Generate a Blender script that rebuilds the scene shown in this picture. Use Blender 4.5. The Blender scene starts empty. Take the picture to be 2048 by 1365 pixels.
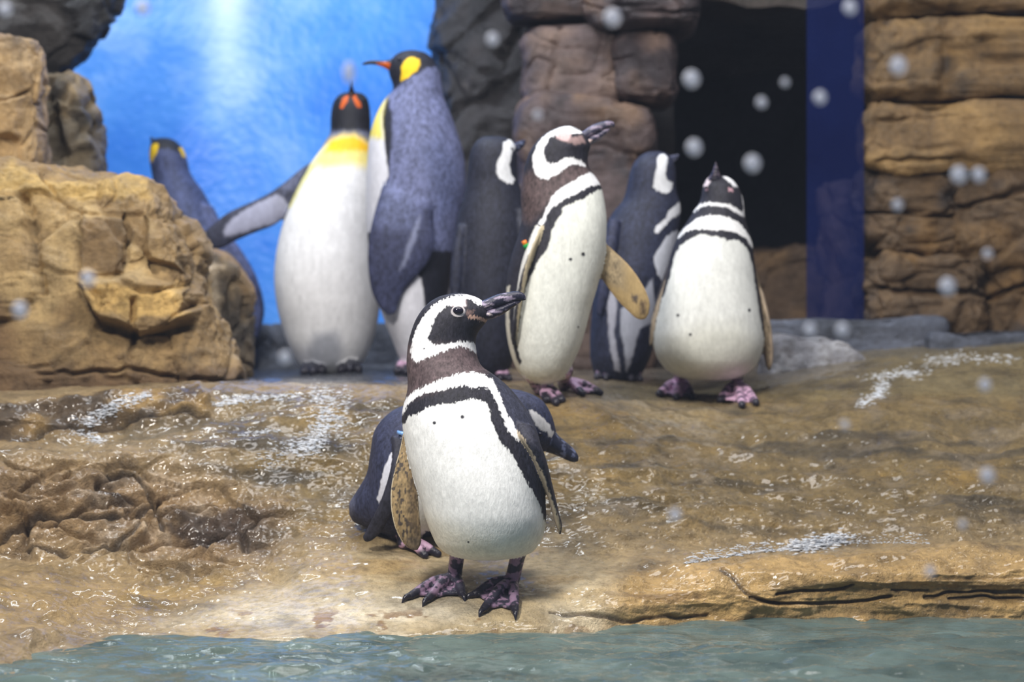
import bpy, math, random
import numpy as np
from mathutils import Vector
from mathutils.kdtree import KDTree

# ------------------------------------------------------------------ camera, world, lights, exposure
SC = bpy.context.scene
COL = SC.collection
F = 2048 * 85.0 / 36.0          # focal length in pixels of the 2048 wide frame
H = 0.54                        # camera height above the pool surface
CU, CV = 1024.0, 682.5

cam = bpy.data.cameras.new('camera'); camo = bpy.data.objects.new('camera', cam); COL.objects.link(camo)
cam.lens = 85; cam.sensor_width = 36; cam.clip_end = 100
camo.location = (0, 0, H); camo.rotation_euler = (math.pi / 2, 0, 0)
cam.dof.use_dof = True; cam.dof.focus_distance = 4.5; cam.dof.aperture_fstop = 3.4
SC.camera = camo

W = bpy.data.worlds.new('world'); SC.world = W; W.use_nodes = True
bg = W.node_tree.nodes['Background']; bg.inputs[0].default_value = (0.62, 0.72, 0.95, 1); bg.inputs[1].default_value = 0.2

def area(name, loc, target, sx, sy, power, col):
    l = bpy.data.lights.new(name, 'AREA'); l.shape = 'RECTANGLE'; l.size = sx; l.size_y = sy; l.energy = power; l.color = col
    o = bpy.data.objects.new(name, l); COL.objects.link(o); o.location = loc
    o.rotation_euler = (Vector(target) - Vector(loc)).to_track_quat('-Z', 'Y').to_euler()
    return o
area('key_lamp', (-1.2, 2.5, 2.55), (0.0, 4.7, 0.3), 0.45, 0.45, 98, (1, 0.95, 0.88))
area('ceiling_lamp', (0.2, 4.0, 3.3), (0.1, 4.9, 0), 2.0, 1.0, 86, (1, 0.97, 0.95))
area('blue_wall_fill', (-0.9, 6.3, 3.3), (-0.75, 7.9, 0.95), 1.6, 0.4, 75, (0.85, 0.92, 1))  # unseen fill light added to brighten the blue wall
area('right_lamp', (1.9, 5.3, 3.2), (1.7, 6.9, 0.9), 0.6, 0.4, 8, (1, 0.9, 0.75))

VS = SC.view_settings
VS.view_transform = 'Standard'; VS.look = 'None'; VS.gamma = 1; VS.exposure = 0.25; VS.use_curve_mapping = False

# ------------------------------------------------------------------ helpers
def S(r, g, b):
    c = np.array([r, g, b], float) / 255.0
    return np.where(c <= 0.04045, c / 12.92, ((c + 0.055) / 1.055) ** 2.4)

def P(u, v, y):
    return np.array([(u - CU) * y / F, y, H - (v - CV) * y / F])

def sstep(a, b, x):
    t = np.clip((x - a) / (b - a), 0, 1); return t * t * (3 - 2 * t)

def _hash(ix, iy, iz, seed):
    h = (ix * 374761393 + iy * 668265263 + iz * 2147483647 + seed * 974634541) & 0xFFFFFFFF
    h = ((h ^ (h >> 13)) * 1274126177) & 0xFFFFFFFF
    h = ((h ^ (h >> 16)) * 2246822519) & 0xFFFFFFFF
    return ((h ^ (h >> 15)) & 0xFFFFFF) / float(0xFFFFFF)

def vnoise(p, seed=0):
    i = np.floor(p).astype(np.int64); f = p - i; w = f * f * f * (f * (f * 6 - 15) + 10)
    out = np.zeros(len(p))
    for dx in (0, 1):
        wx = w[:, 0] if dx else 1 - w[:, 0]
        for dy in (0, 1):
            wy = w[:, 1] if dy else 1 - w[:, 1]
            for dz in (0, 1):
                wz = w[:, 2] if dz else 1 - w[:, 2]
                out += wx * wy * wz * _hash(i[:, 0] + dx, i[:, 1] + dy, i[:, 2] + dz, seed)
    return out * 2 - 1

def fbm(p, octv=4, seed=0, gain=0.5):
    a = 1.0; s = 0; out = np.zeros(len(p)); q = p.copy()
    for k in range(octv):
        out += a * vnoise(q, seed + k * 7); s += a; a *= gain; q = q * 2.03 + 11.3
    return out / s * 1.5

def ridged(p, octv=4, seed=0):
    a = 1.0; s = 0; out = np.zeros(len(p)); q = p.copy()
    for k in range(octv):
        out += a * (1 - np.abs(vnoise(q, seed + k * 5)) * 2); s += a; a *= 0.5; q = q * 2.1 + 5.7
    return out / s

def voro(p, seed=0):
    """F1, F2 and a random value for the nearest cell"""
    i = np.floor(p).astype(np.int64); f1 = np.full(len(p), 9.0); f2 = np.full(len(p), 9.0); rid = np.zeros(len(p))
    for dx in (-1, 0, 1):
        for dy in (-1, 0, 1):
            for dz in (-1, 0, 1):
                cx, cy, cz = i[:, 0] + dx, i[:, 1] + dy, i[:, 2] + dz
                qx = cx + _hash(cx, cy, cz, seed); qy = cy + _hash(cx, cy, cz, seed + 1); qz = cz + _hash(cx, cy, cz, seed + 2)
                d = (qx - p[:, 0]) ** 2 + (qy - p[:, 1]) ** 2 + (qz - p[:, 2]) ** 2
                near = d < f1
                f2 = np.where(near, f1, np.minimum(f2, d)); rid = np.where(near, _hash(cx, cy, cz, seed + 3), rid); f1 = np.where(near, d, f1)
    return np.sqrt(f1), np.sqrt(f2), rid

def polysd(pu, pv, poly):
    """signed distance to a polygon, positive inside"""
    poly = np.asarray(poly, float); n = len(poly)
    d2 = np.full(len(pu), 1e12); ins = np.zeros(len(pu), bool)
    for k in range(n):
        ax, ay = poly[k]; bx, by = poly[(k + 1) % n]
        ex, ey = bx - ax, by - ay; L = ex * ex + ey * ey + 1e-9
        t = np.clip(((pu - ax) * ex + (pv - ay) * ey) / L, 0, 1)
        d2 = np.minimum(d2, (pu - ax - t * ex) ** 2 + (pv - ay - t * ey) ** 2)
        c = (ay > pv) != (by > pv)
        if abs(ey) > 1e-9:
            ins ^= c & (pu < ex * (pv - ay) / ey + ax)
    d = np.sqrt(d2)
    return np.where(ins, d, -d)

def linesd(pu, pv, pts):
    d2 = np.full(len(pu), 1e12)
    for (ax, ay), (bx, by) in zip(pts[:-1], pts[1:]):
        ex, ey = bx - ax, by - ay; L = ex * ex + ey * ey + 1e-9
        t = np.clip(((pu - ax) * ex + (pv - ay) * ey) / L, 0, 1)
        d2 = np.minimum(d2, (pu - ax - t * ex) ** 2 + (pv - ay - t * ey) ** 2)
    return np.sqrt(d2)

def hermite(t, T, X, mono=False):
    """smooth interpolation of rows X at knots T"""
    T = np.asarray(T, float); X = np.asarray(X, float)
    if X.ndim == 1: X = X[:, None]
    D = (X[1:] - X[:-1]) / (T[1:] - T[:-1])[:, None]
    M = np.zeros_like(X); M[0] = D[0]; M[-1] = D[-1]
    if len(T) > 2:
        h0 = (T[1:-1] - T[:-2])[:, None]; h1 = (T[2:] - T[1:-1])[:, None]
        M[1:-1] = (D[:-1] * h1 + D[1:] * h0) / (h0 + h1)
    if mono and len(T) > 2:
        a, b = D[:-1], D[1:]; w1 = 2 * h1 + h0; w2 = h1 + 2 * h0
        with np.errstate(divide='ignore', invalid='ignore'):
            M[1:-1] = np.where(a * b > 0, (w1 + w2) / (w1 / a + w2 / b), 0)
    k = np.clip(np.searchsorted(T, t, side='right') - 1, 0, len(T) - 2)
    h = (T[k + 1] - T[k]); s = ((t - T[k]) / h)[:, None]; h = h[:, None]
    return ((2*s**3 - 3*s**2 + 1) * X[k] + (s**3 - 2*s**2 + s) * h * M[k] + (-2*s**3 + 3*s**2) * X[k+1] + (s**3 - s**2) * h * M[k+1])

def grid_faces(nr, ns, closed=True):
    a = np.arange(nr - 1)[:, None] * ns; m = ns if closed else ns - 1
    j = np.arange(m)[None, :]; j2 = (j + 1) % ns
    return np.stack([a + j, a + j2, a + ns + j2, a + ns + j], -1).reshape(-1, 4)

def mesh_np(name, V, Q=None, T=None, smooth=True):
    """mesh from numpy quads and triangles"""
    me = bpy.data.meshes.new(name)
    Q = np.zeros((0, 4), int) if Q is None else np.asarray(Q); T = np.zeros((0, 3), int) if T is None or len(T) == 0 else np.asarray(T)
    nq, nt = len(Q), len(T)
    me.vertices.add(len(V)); me.vertices.foreach_set('co', np.asarray(V, np.float32).ravel())
    me.loops.add(nq * 4 + nt * 3); me.loops.foreach_set('vertex_index', np.concatenate([Q.ravel(), T.ravel()]).astype(np.int32))
    me.polygons.add(nq + nt)
    st = np.concatenate([np.arange(nq) * 4, nq * 4 + np.arange(nt) * 3]).astype(np.int32)
    me.polygons.foreach_set('loop_start', st)
    me.polygons.foreach_set('use_smooth', np.full(nq + nt, smooth))
    me.update(calc_edges=True); me.validate()
    return me

def set_col(me, rgb, alpha):
    a = me.color_attributes.new('Col', 'FLOAT_COLOR', 'POINT')
    c = np.ones((len(me.vertices), 4), np.float32); c[:, :3] = rgb; c[:, 3] = alpha
    a.data.foreach_set('color', c.ravel())

def obj(name, me, mat, parent=None, loc=None):
    o = bpy.data.objects.new(name, me); COL.objects.link(o)
    if mat and me is not None and not me.materials: me.materials.append(mat)
    if parent is not None: o.parent = parent
    if loc is not None: o.location = loc
    return o

def tag(o, label, cat=None, group=None, kind=None):
    o['label'] = label
    if cat: o['category'] = cat
    if group: o['group'] = group
    if kind: o['kind'] = kind
    return o

# ------------------------------------------------------------------ materials
def new_mat(name):
    m = bpy.data.materials.new(name); m.use_nodes = True
    nt = m.node_tree; b = nt.nodes['Principled BSDF']
    return m, nt, b

def nd(nt, kind, **kw):
    n = nt.nodes.new(kind)
    for k, v in kw.items(): setattr(n, k, v)
    return n

def noise(nt, scale, detail=4, rough=0.6, stretch=None):
    tc = nd(nt, 'ShaderNodeTexCoord'); n = nd(nt, 'ShaderNodeTexNoise'); n.inputs['Scale'].default_value = scale
    n.inputs['Detail'].default_value = detail; n.inputs['Roughness'].default_value = rough
    if stretch:
        mp = nd(nt, 'ShaderNodeMapping'); mp.inputs['Scale'].default_value = stretch
        nt.links.new(tc.outputs['Object'], mp.inputs[0]); nt.links.new(mp.outputs[0], n.inputs['Vector'])
    else:
        nt.links.new(tc.outputs['Object'], n.inputs['Vector'])
    return n

def ramp(nt, src, stops):
    r = nd(nt, 'ShaderNodeValToRGB'); cr = r.color_ramp
    while len(cr.elements) < len(stops): cr.elements.new(0.5)
    for e, (p, c) in zip(cr.elements, stops):
        e.position = p; e.color = (*c, 1) if len(c) == 3 else c
    nt.links.new(src, r.inputs[0]); return r

def rock_mat(name, tint_noise=0.55, rlo=0.16, rhi=0.6, bump=0.5, bscale=45, coat=0.0):
    m, nt, b = new_mat(name)
    at = nd(nt, 'ShaderNodeAttribute', attribute_name='Col')
    n1 = noise(nt, 9, 8, 0.65); n2 = noise(nt, 60, 6, 0.7)
    r1 = ramp(nt, n1.outputs[0], [(0.28, (1 - tint_noise,) * 3), (0.5, (0.95, 0.93, 0.9)), (0.75, (1.3, 1.27, 1.2))])
    r2 = ramp(nt, n2.outputs[0], [(0.3, (0.6, 0.57, 0.52)), (0.52, (1, 1, 1)), (0.75, (1.18, 1.16, 1.12))])
    m1 = nd(nt, 'ShaderNodeMix', data_type='RGBA', blend_type='MULTIPLY'); m1.inputs[0].default_value = 1
    m2 = nd(nt, 'ShaderNodeMix', data_type='RGBA', blend_type='MULTIPLY'); m2.inputs[0].default_value = 1
    nt.links.new(at.outputs['Color'], m1.inputs[6]); nt.links.new(r1.outputs[0], m1.inputs[7])
    nt.links.new(m1.outputs[2], m2.inputs[6]); nt.links.new(r2.outputs[0], m2.inputs[7])
    nt.links.new(m2.outputs[2], b.inputs['Base Color'])
    mr = nd(nt, 'ShaderNodeMapRange'); mr.inputs[3].default_value = rlo; mr.inputs[4].default_value = rhi
    mr.inputs[1].default_value = 0.3; mr.inputs[2].default_value = 0.7
    n3 = noise(nt, 14, 5); nt.links.new(n3.outputs[0], mr.inputs[0]); nt.links.new(mr.outputs[0], b.inputs['Roughness'])
    nb = noise(nt, bscale, 10, 0.68); nb2 = noise(nt, bscale * 5, 4, 0.6)
    ad = nd(nt, 'ShaderNodeMath', operation='MULTIPLY_ADD'); ad.inputs[1].default_value = 0.25
    nt.links.new(nb2.outputs[0], ad.inputs[0]); nt.links.new(nb.outputs[0], ad.inputs[2])
    bp = nd(nt, 'ShaderNodeBump'); bp.inputs['Strength'].default_value = bump; bp.inputs['Distance'].default_value = 0.02
    nt.links.new(ad.outputs[0], bp.inputs['Height']); nt.links.new(bp.outputs[0], b.inputs['Normal'])
    b.inputs['Coat Weight'].default_value = coat; b.inputs['Coat Roughness'].default_value = 0.12
    return m

M_GROUND = rock_mat('wet_ground_rock', 0.62, 0.18, 0.6, 0.85, 52, 0.5)
M_ROCK = rock_mat('boulder_rock', 0.5, 0.3, 0.65, 0.7, 45, 0.0)
M_STONE = rock_mat('wall_stone', 0.6, 0.3, 0.65, 0.6, 40, 0.0)

def plumage():
    m, nt, b = new_mat('plumage_and_skin')
    at = nd(nt, 'ShaderNodeAttribute', attribute_name='Col')
    n = noise(nt, 260, 4, 0.6, (1, 1, 0.35)); r = ramp(nt, n.outputs[0], [(0.3, (0.86, 0.86, 0.86)), (0.7, (1.06, 1.06, 1.06))])
    mx = nd(nt, 'ShaderNodeMix', data_type='RGBA', blend_type='MULTIPLY'); mx.inputs[0].default_value = 1
    nt.links.new(at.outputs['Color'], mx.inputs[6]); nt.links.new(r.outputs[0], mx.inputs[7]); nt.links.new(mx.outputs[2], b.inputs['Base Color'])
    nt.links.new(at.outputs['Alpha'], b.inputs['Roughness']); b.inputs['Specular IOR Level'].default_value = 0.3
    bp = nd(nt, 'ShaderNodeBump'); bp.inputs['Strength'].default_value = 0.35; bp.inputs['Distance'].default_value = 0.004
    nt.links.new(n.outputs[0], bp.inputs['Height']); nt.links.new(bp.outputs[0], b.inputs['Normal'])
    return m
M_BIRD = plumage()

def simple(name, col, rough, spec=0.5):
    m, nt, b = new_mat(name)
    n = noise(nt, 120, 4); c = np.asarray(col)
    r = ramp(nt, n.outputs[0], [(0.3, tuple(c * 0.85)), (0.7, tuple(np.minimum(c * 1.12, 1)))])
    nt.links.new(r.outputs[0], b.inputs['Base Color']); b.inputs['Roughness'].default_value = rough
    b.inputs['Specular IOR Level'].default_value = spec
    return m
M_EYE = simple('eye_dark', S(28, 24, 38), 0.06)
M_RING = simple('eye_ring_skin', S(222, 214, 216), 0.5)
M_CLAW = simple('claw_black', S(35, 33, 42), 0.25)
M_TAGG = simple('band_green', S(30, 170, 80), 0.4)
M_TAGO = simple('band_orange', S(225, 120, 30), 0.4)
M_TAGY = simple('band_yellow', S(205, 175, 50), 0.4)
M_TAGB = simple('band_blue', S(120, 165, 225), 0.3)

# ------------------------------------------------------------------ terrain: rock ledge, slope, rim and upper plateau
prof_cols = [
 (-420, 1400, [(1360,3.85),(1300,4.05),(1255,4.25),(1180,4.50),(1112,4.80),(1000,4.92),(895,5.02),(868,5.20),(792,5.28),(778,5.60),(760,6.6)]),
 (40,   1350, [(1320,4.02),(1272,4.16),(1250,4.30),(1185,4.52),(1112,4.80),(1000,4.92),(900,5.02),(872,5.20),(792,5.28),(778,5.60),(760,6.6)]),
 (170,  1300, [(1280,4.30),(1268,4.38),(1248,4.44),(1190,4.58),(1120,4.81),(1005,4.94),(900,5.04),(866,5.20),(785,5.31),(774,5.60),(757,6.6)]),
 (320,  1288, [(1270,4.40),(1256,4.45),(1238,4.52),(1195,4.65),(1140,4.82),(1015,4.97),(905,5.08),(855,5.22),(778,5.36),(769,5.60),(754,6.6)]),
 (500,  1280, [(1255,4.47),(1230,4.53),(1205,4.62),(1160,4.74),(1100,4.86),(1000,5.00),(900,5.12),(840,5.28),(772,5.42),(764,5.65),(751,6.6)]),
 (700,  1275, [(1250,4.47),(1218,4.55),(1165,4.67),(1112,4.80),(1050,4.92),(980,5.04),(900,5.16),(830,5.30),(773,5.44),(764,5.65),(749,6.6)]),
 (960,  1265, [(1245,4.50),(1215,4.56),(1165,4.68),(1112,4.83),(1050,4.95),(980,5.06),(900,5.18),(830,5.32),(787,5.45),(768,5.75),(747,6.6)]),
 (1150, 1260, [(1225,4.56),(1185,4.62),(1150,4.70),(1115,4.82),(1050,4.95),(980,5.06),(900,5.20),(840,5.34),(800,5.48),(772,5.85),(745,6.6)]),
 (1400, 1248, [(1200,4.63),(1150,4.70),(1120,4.80),(1108,4.92),(1050,5.02),(980,5.13),(900,5.30),(850,5.50),(806,5.75),(776,6.10),(735,6.9)]),
 (1700, 1240, [(1190,4.66),(1132,4.74),(1108,4.84),(1098,4.95),(1050,5.04),(970,5.18),(890,5.36),(820,5.60),(752,5.95),(722,6.30),(695,7.0)]),
 (2048, 1235, [(1190,4.68),(1125,4.76),(1100,4.86),(1092,4.97),(1040,5.06),(960,5.20),(870,5.42),(790,5.70),(706,6.05),(692,6.40),(672,7.0)]),
 (2480, 1232, [(1190,4.68),(1125,4.76),(1100,4.86),(1092,4.97),(1040,5.06),(960,5.20),(870,5.42),(790,5.70),(702,6.05),(690,6.40),(672,7.0)]),
]
NU, NT = 1060, 420
def build_terrain():
    us = np.linspace(-400, 2460, NU)
    cu = np.array([c[0] for c in prof_cols], float)
    Y, Z = [], []
    for c, wl, pr in prof_cols:
        yw = H * F / (wl - CV)
        ys = [yw - 0.22, yw - 0.05, yw] + [p[1] for p in pr] + [8.4]
        zs = [-0.40, -0.09, 0.0] + [H - (p[0] - CV) * p[1] / F for p in pr]
        zs.append(zs[-1] + 0.02)
        Y.append(ys); Z.append(zs)
    Y = np.array(Y); Z = np.array(Z); K = Y.shape[1]
    Yc = hermite(us, cu, Y); Zc = hermite(us, cu, Z)          # NU x K
    # rows: dense where the photograph sees them
    wts = np.array([6, 6, 30, 45, 35, 40, 45, 60, 50, 45, 35, 22, 20, 10], float)[:K - 1]
    kn = np.concatenate([[0], np.cumsum(wts / wts.sum())]); ts = np.linspace(0, 1, NT)
    tk = kn
    G = np.zeros((NT, NU, 3))
    YY = hermite(ts, tk, Yc.T, True); ZZ = hermite(ts, tk, Zc.T, True)
    YY = np.maximum.accumulate(YY, axis=0)
    G[:, :, 1] = YY; G[:, :, 2] = ZZ; G[:, :, 0] = (us[None] - CU) * YY / F
    pv = CV + (H - ZZ) * F / YY; pu = np.broadcast_to(us[None], pv.shape)
    du = np.gradient(G, axis=1); dt = np.gradient(G, axis=0)
    N = np.cross(du, dt); N /= np.linalg.norm(N, axis=2, keepdims=True) + 1e-12
    p = G.reshape(-1, 3); U = pu.ravel(); V = pv.ravel()
    q = p * np.array([1, 1, 1.6])
    # calm zone under the standing birds and along the smooth front ledge
    ledge = sstep(-40, 60, polysd(U, V, [(150,1300),(420,1215),(620,1130),(820,1075),(1120,1085),(1250,1130),(1200,1270),(600,1300)]))
    plateau = sstep(820, 780, V)
    rug = sstep(-60, 60, polysd(U, V, [(-500,905),(250,930),(420,960),(560,1010),(520,1100),(420,1150),(300,1130),(250,1100),(-500,1090)]))
    amp = 1 - 0.8 * ledge; amp *= 1 - 0.7 * plateau
    big = fbm(q * 3.2, 4, 1) * 0.024 + 0.010 * ridged(q * np.array([4, 7, 13]) + fbm(q * 3, 2, 77)[:, None] * 0.6, 4, 78) - 0.004
    mid = fbm(q * np.array([11, 11, 16]), 4, 5) * 0.009
    fine = fbm(q * 38, 4, 9, 0.62) * 0.0032
    rid = ridged(q * 9 + fbm(q * 6, 2, 70)[:, None] * 0.8, 4, 21)
    disp = (big + mid) * amp + fine * (1 - 0.55 * ledge)
    disp += rug * (rid * 0.028 - 0.008 + fbm(q * 16, 4, 31) * 0.018)
    f1, f2, cid = voro(q * np.array([7, 7, 13]) + fbm(q * 5, 3, 44)[:, None] * 0.5, 3)
    disp += rug * ((cid - 0.5) * 0.026 - 0.034 * sstep(0.12, 0.0, f2 - f1))
    # strata band on the upper left lip
    lip = sstep(-10, 14, polysd(U, V, [(-500,800),(60,800),(200,785),(400,775),(420,800),(420,845),(250,850),(60,885),(-500,900)]))
    disp += lip * (0.018 + 0.02 * fbm(q * 14, 4, 61))
    # right slope, pitted
    rs = sstep(-40, 60, polysd(U, V, [(1100,840),(1500,830),(2600,740),(2600,1060),(1250,1060),(1120,1000)]))
    disp += rs * (ridged(q * np.array([6, 10, 16]), 4, 81) * 0.010 - 0.003)
    # rim on the right with long cracks
    rim = sstep(-15, 30, polysd(U, V, [(1120,1180),(1300,1130),(1700,1105),(2600,1085),(2600,1240),(1200,1262)]))
    disp += rim * (0.010 * fbm(q * np.array([6, 9, 14]), 4, 91))
    wob = 5 * vnoise(np.stack([U * 0.03, V * 0.03, 0 * U], 1), 13)
    crack = np.zeros(len(U))
    for pts, w, dp in [([(1555,1187),(1600,1180),(1690,1178),(1705,1172)],4,.010), ([(1500,1195),(1560,1206),(1700,1204),(1780,1193)],5,.012),
                       ([(1850,1192),(1950,1186),(2300,1182)],5,.010), ([(1780,1180),(1860,1178)],3,.006), ([(1900,1202),(2000,1196),(2300,1196)],4,.008),
                       ([(1440,1150),(1500,1190),(1560,1206)],5,.006), ([(1100,1228),(1250,1236),(1420,1228)],5,.006),
                       ([(-60,1075),(30,1060),(80,1035),(160,1050),(260,1040),(320,990)],8,.02), ([(220,945),(270,940),(305,985),(325,1060)],8,.02),
                       ([(-60,1100),(60,1090),(180,1110),(240,1090),(300,1040)],6,.014), ([(-50,880),(60,878),(140,862),(250,846),(420,842)],5,.014)]:
        d = linesd(U, V + wob, pts); crack = np.maximum(crack, sstep(w, w * 0.25, d)); disp -= dp * sstep(w, w * 0.2, d)
    G2 = p + N.reshape(-1, 3) * disp[:, None]
    # ---------------- stone colours, with a darker tone along the cracks
    n1 = fbm(q * 5, 5, 111); n2 = fbm(q * 17, 4, 121); n3 = fbm(q * np.array([4, 8, 26]), 4, 131)
    c = np.tile(S(168, 146, 108), (len(U), 1))
    def mixc(col, w): 
        nonlocal c; w = np.clip(w, 0, 1)[:, None]; c = c * (1 - w) + np.asarray(col) * w
    slope = sstep(-60, 80, polysd(U, V, [(430,800),(1100,800),(2600,720),(2600,1080),(1250,1090),(1000,1060),(620,1060),(480,960)]))
    mixc(S(134, 114, 72), slope * 0.95)
    mixc(S(176, 142, 72), slope * sstep(0.0, 0.7, n1) * 0.65)
    mixc(S(84, 74, 54), slope * sstep(0.0, 0.6, n3) * 0.9)
    mixc(S(150, 135, 112), slope * sstep(0.1, 0.8, n2) * 0.6)
    mixc(S(152, 124, 88), rug * 0.8); mixc(S(196, 174, 146), rug * sstep(0.1, 0.7, n2)); mixc(S(66, 50, 38), rug * sstep(-0.1, 0.4, n1 + 0.5 * n3) * 0.9)
    mixc(S(174, 142, 86), lip * 0.9); mixc(S(96, 80, 60), lip * sstep(-0.1, 0.4, n1)); 
    low = sstep(-30, 40, polysd(U, V, [(-500,1120),(250,1120),(480,1150),(420,1220),(120,1260),(-500,1270)]))
    mixc(S(172, 146, 100), low); mixc(S(192, 162, 102), low * sstep(0, 0.6, n1))
    mixc(S(204, 170, 112), rim); mixc(S(226, 190, 132), rim * sstep(0, 0.6, n1)); mixc(S(150, 120, 74), rim * sstep(0.15, 0.7, n3) * 0.8)
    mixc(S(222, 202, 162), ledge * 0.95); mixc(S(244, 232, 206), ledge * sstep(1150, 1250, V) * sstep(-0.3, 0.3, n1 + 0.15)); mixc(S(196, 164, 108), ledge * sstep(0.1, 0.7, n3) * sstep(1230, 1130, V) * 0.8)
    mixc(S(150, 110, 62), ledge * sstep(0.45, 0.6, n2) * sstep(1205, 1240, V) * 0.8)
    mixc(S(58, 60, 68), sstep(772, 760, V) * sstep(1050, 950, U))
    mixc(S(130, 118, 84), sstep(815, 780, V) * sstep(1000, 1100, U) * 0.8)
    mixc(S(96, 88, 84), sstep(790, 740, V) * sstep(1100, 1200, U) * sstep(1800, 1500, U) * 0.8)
    up = sstep(-25, 30, polysd(U, V, [(250,860),(430,830),(720,830),(720,930),(560,980),(420,950),(250,915)])); mixc(S(92, 82, 64), up * sstep(-0.2, 0.4, n3 + 0.3 * n2) * 0.8)
    mixc(S(60, 48, 36), crack * 0.75)
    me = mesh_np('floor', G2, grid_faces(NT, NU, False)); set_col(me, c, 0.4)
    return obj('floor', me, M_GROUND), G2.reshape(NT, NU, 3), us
terr, TG, TU = build_terrain()
tag(terr, 'wet tan rock ledge sloping down to the pool, with a pale rounded front rim', kind='structure')
TV = CV + (H - TG[:, :, 2]) * F / TG[:, :, 1]

def ground(u, v):
    """world point where the sight line through (u, v) meets the rock"""
    c = np.argmin(np.abs(TU - u)); col = TV[:, c]
    hit = np.nonzero(col <= v)[0]
    hit = hit[hit > 20]
    k = hit[0] if len(hit) else NT - 1
    a, b = col[k - 1], col[k]; t = np.clip((a - v) / (a - b + 1e-9), 0, 1)
    y = TG[k - 1, c, 1] * (1 - t) + TG[k, c, 1] * t
    return P(u, v, y)

def ground_y(u, y):
    """rock point in the direction of column u at distance y"""
    c = np.argmin(np.abs(TU - u)); k = np.clip(np.searchsorted(TG[:, c, 1], y), 1, NT - 1)
    a, b = TG[k - 1, c], TG[k, c]; t = np.clip((y - a[1]) / (b[1] - a[1] + 1e-9), 0, 1)
    return np.array([(u - CU) * y / F, y, a[2] * (1 - t) + b[2] * t])

# ------------------------------------------------------------------ loft
def loft(pairs, depth, dy=None, nr=60, ns=40, n=2.0):
    """pairs: ((uL,vL),(uR,vR)) edges; depth: half thickness in px; returns px coords (u, v, y) and side"""
    A = np.array([[*a, *b] for a, b in pairs], float); K = len(A)
    dep = np.array(depth, float); off = np.zeros(K) if dy is None else np.array(dy, float)
    step = (np.hypot(A[1:, 0] - A[:-1, 0], A[1:, 1] - A[:-1, 1]) + np.hypot(A[1:, 2] - A[:-1, 2], A[1:, 3] - A[:-1, 3])) / 2 + 1e-3
    T = np.concatenate([[0], np.cumsum(step)]); t = np.linspace(0, T[-1], nr)
    X = hermite(t, T, np.column_stack([A, dep, off]))
    X[:, 4] = np.maximum(X[:, 4], 0.3)
    C = np.column_stack([(X[:, 0] + X[:, 2]) / 2, (X[:, 1] + X[:, 3]) / 2]); Hv = np.column_stack([(X[:, 2] - X[:, 0]) / 2, (X[:, 3] - X[:, 1]) / 2])
    ph = np.linspace(0, 2 * np.pi, ns, endpoint=False); cx = np.cos(ph); sy = np.sin(ph)
    ex = 2.0 / n; cx = np.sign(cx) * np.abs(cx) ** ex; sy = np.sign(sy) * np.abs(sy) ** ex
    u = C[:, 0:1] + Hv[:, 0:1] * cx; v = C[:, 1:2] + Hv[:, 1:2] * cx; y = X[:, 5:6] - X[:, 4:5] * sy
    V = np.stack([u, v, y], -1).reshape(-1, 3); side = np.broadcast_to(np.sin(ph), (nr, ns)).ravel()
    c0 = len(V); V = np.vstack([V, [C[0, 0], C[0, 1], X[0, 5]], [C[-1, 0], C[-1, 1], X[-1, 5]]])
    side = np.concatenate([side, [0, 0]])
    Q = grid_faces(nr, ns); j = np.arange(ns); j2 = (j + 1) % ns
    T3 = np.vstack([np.stack([np.full(ns, c0), j2, j], 1), np.stack([np.full(ns, c0 + 1), (nr - 1) * ns + j, (nr - 1) * ns + j2], 1)])
    return V, Q, T3, side

def tube(pts, rad, ns=12, flat=1.0):
    """swept tube with rounded ends through 3D points"""
    pts = np.array(pts, float); rad = np.array(rad, float)
    d = np.linalg.norm(np.diff(pts, axis=0), axis=1); T = np.concatenate([[0], np.cumsum(d)]); t = np.linspace(0, T[-1], max(6, len(pts) * 6))
    X = hermite(t, T, np.column_stack([pts, rad])); p = X[:, :3]; r = X[:, 3]
    tan = np.gradient(p, axis=0); tan /= np.linalg.norm(tan, axis=1, keepdims=True) + 1e-9
    # rounded ends
    e = np.array([1.0, 0.8, 0.45]); w = np.array([0.05, 0.6, 0.9])
    p = np.vstack([[p[0] - tan[0] * r[0] * k for k in e], p, [p[-1] + tan[-1] * r[-1] * k for k in e[::-1]]])
    r = np.concatenate([r[0] * w, r, r[-1] * w[::-1]]); tan = np.vstack([[tan[0]] * 3, tan, [tan[-1]] * 3])
    ref = np.array([0, 0, 1.0]) if np.abs(tan[:, 2]).mean() < 0.75 else np.array([0, -1.0, 0])
    a = np.cross(tan, ref); a /= np.linalg.norm(a, axis=1, keepdims=True) + 1e-9; b = np.cross(a, tan)
    ph = np.linspace(0, 2 * np.pi, ns, endpoint=False)
    V = (p[:, None] + r[:, None, None] * (np.cos(ph)[None, :, None] * a[:, None] + flat * np.sin(ph)[None, :, None] * b[:, None])).reshape(-1, 3)
    nr = len(p); Q = grid_faces(nr, ns); c0 = len(V); V = np.vstack([V, p[0], p[-1]]); j = np.arange(ns); j2 = (j + 1) % ns
    T3 = np.vstack([np.stack([np.full(ns, c0), j2, j], 1), np.stack([np.full(ns, c0 + 1), (nr - 1) * ns + j, (nr - 1) * ns + j2], 1)])
    return V, Q, T3

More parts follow.
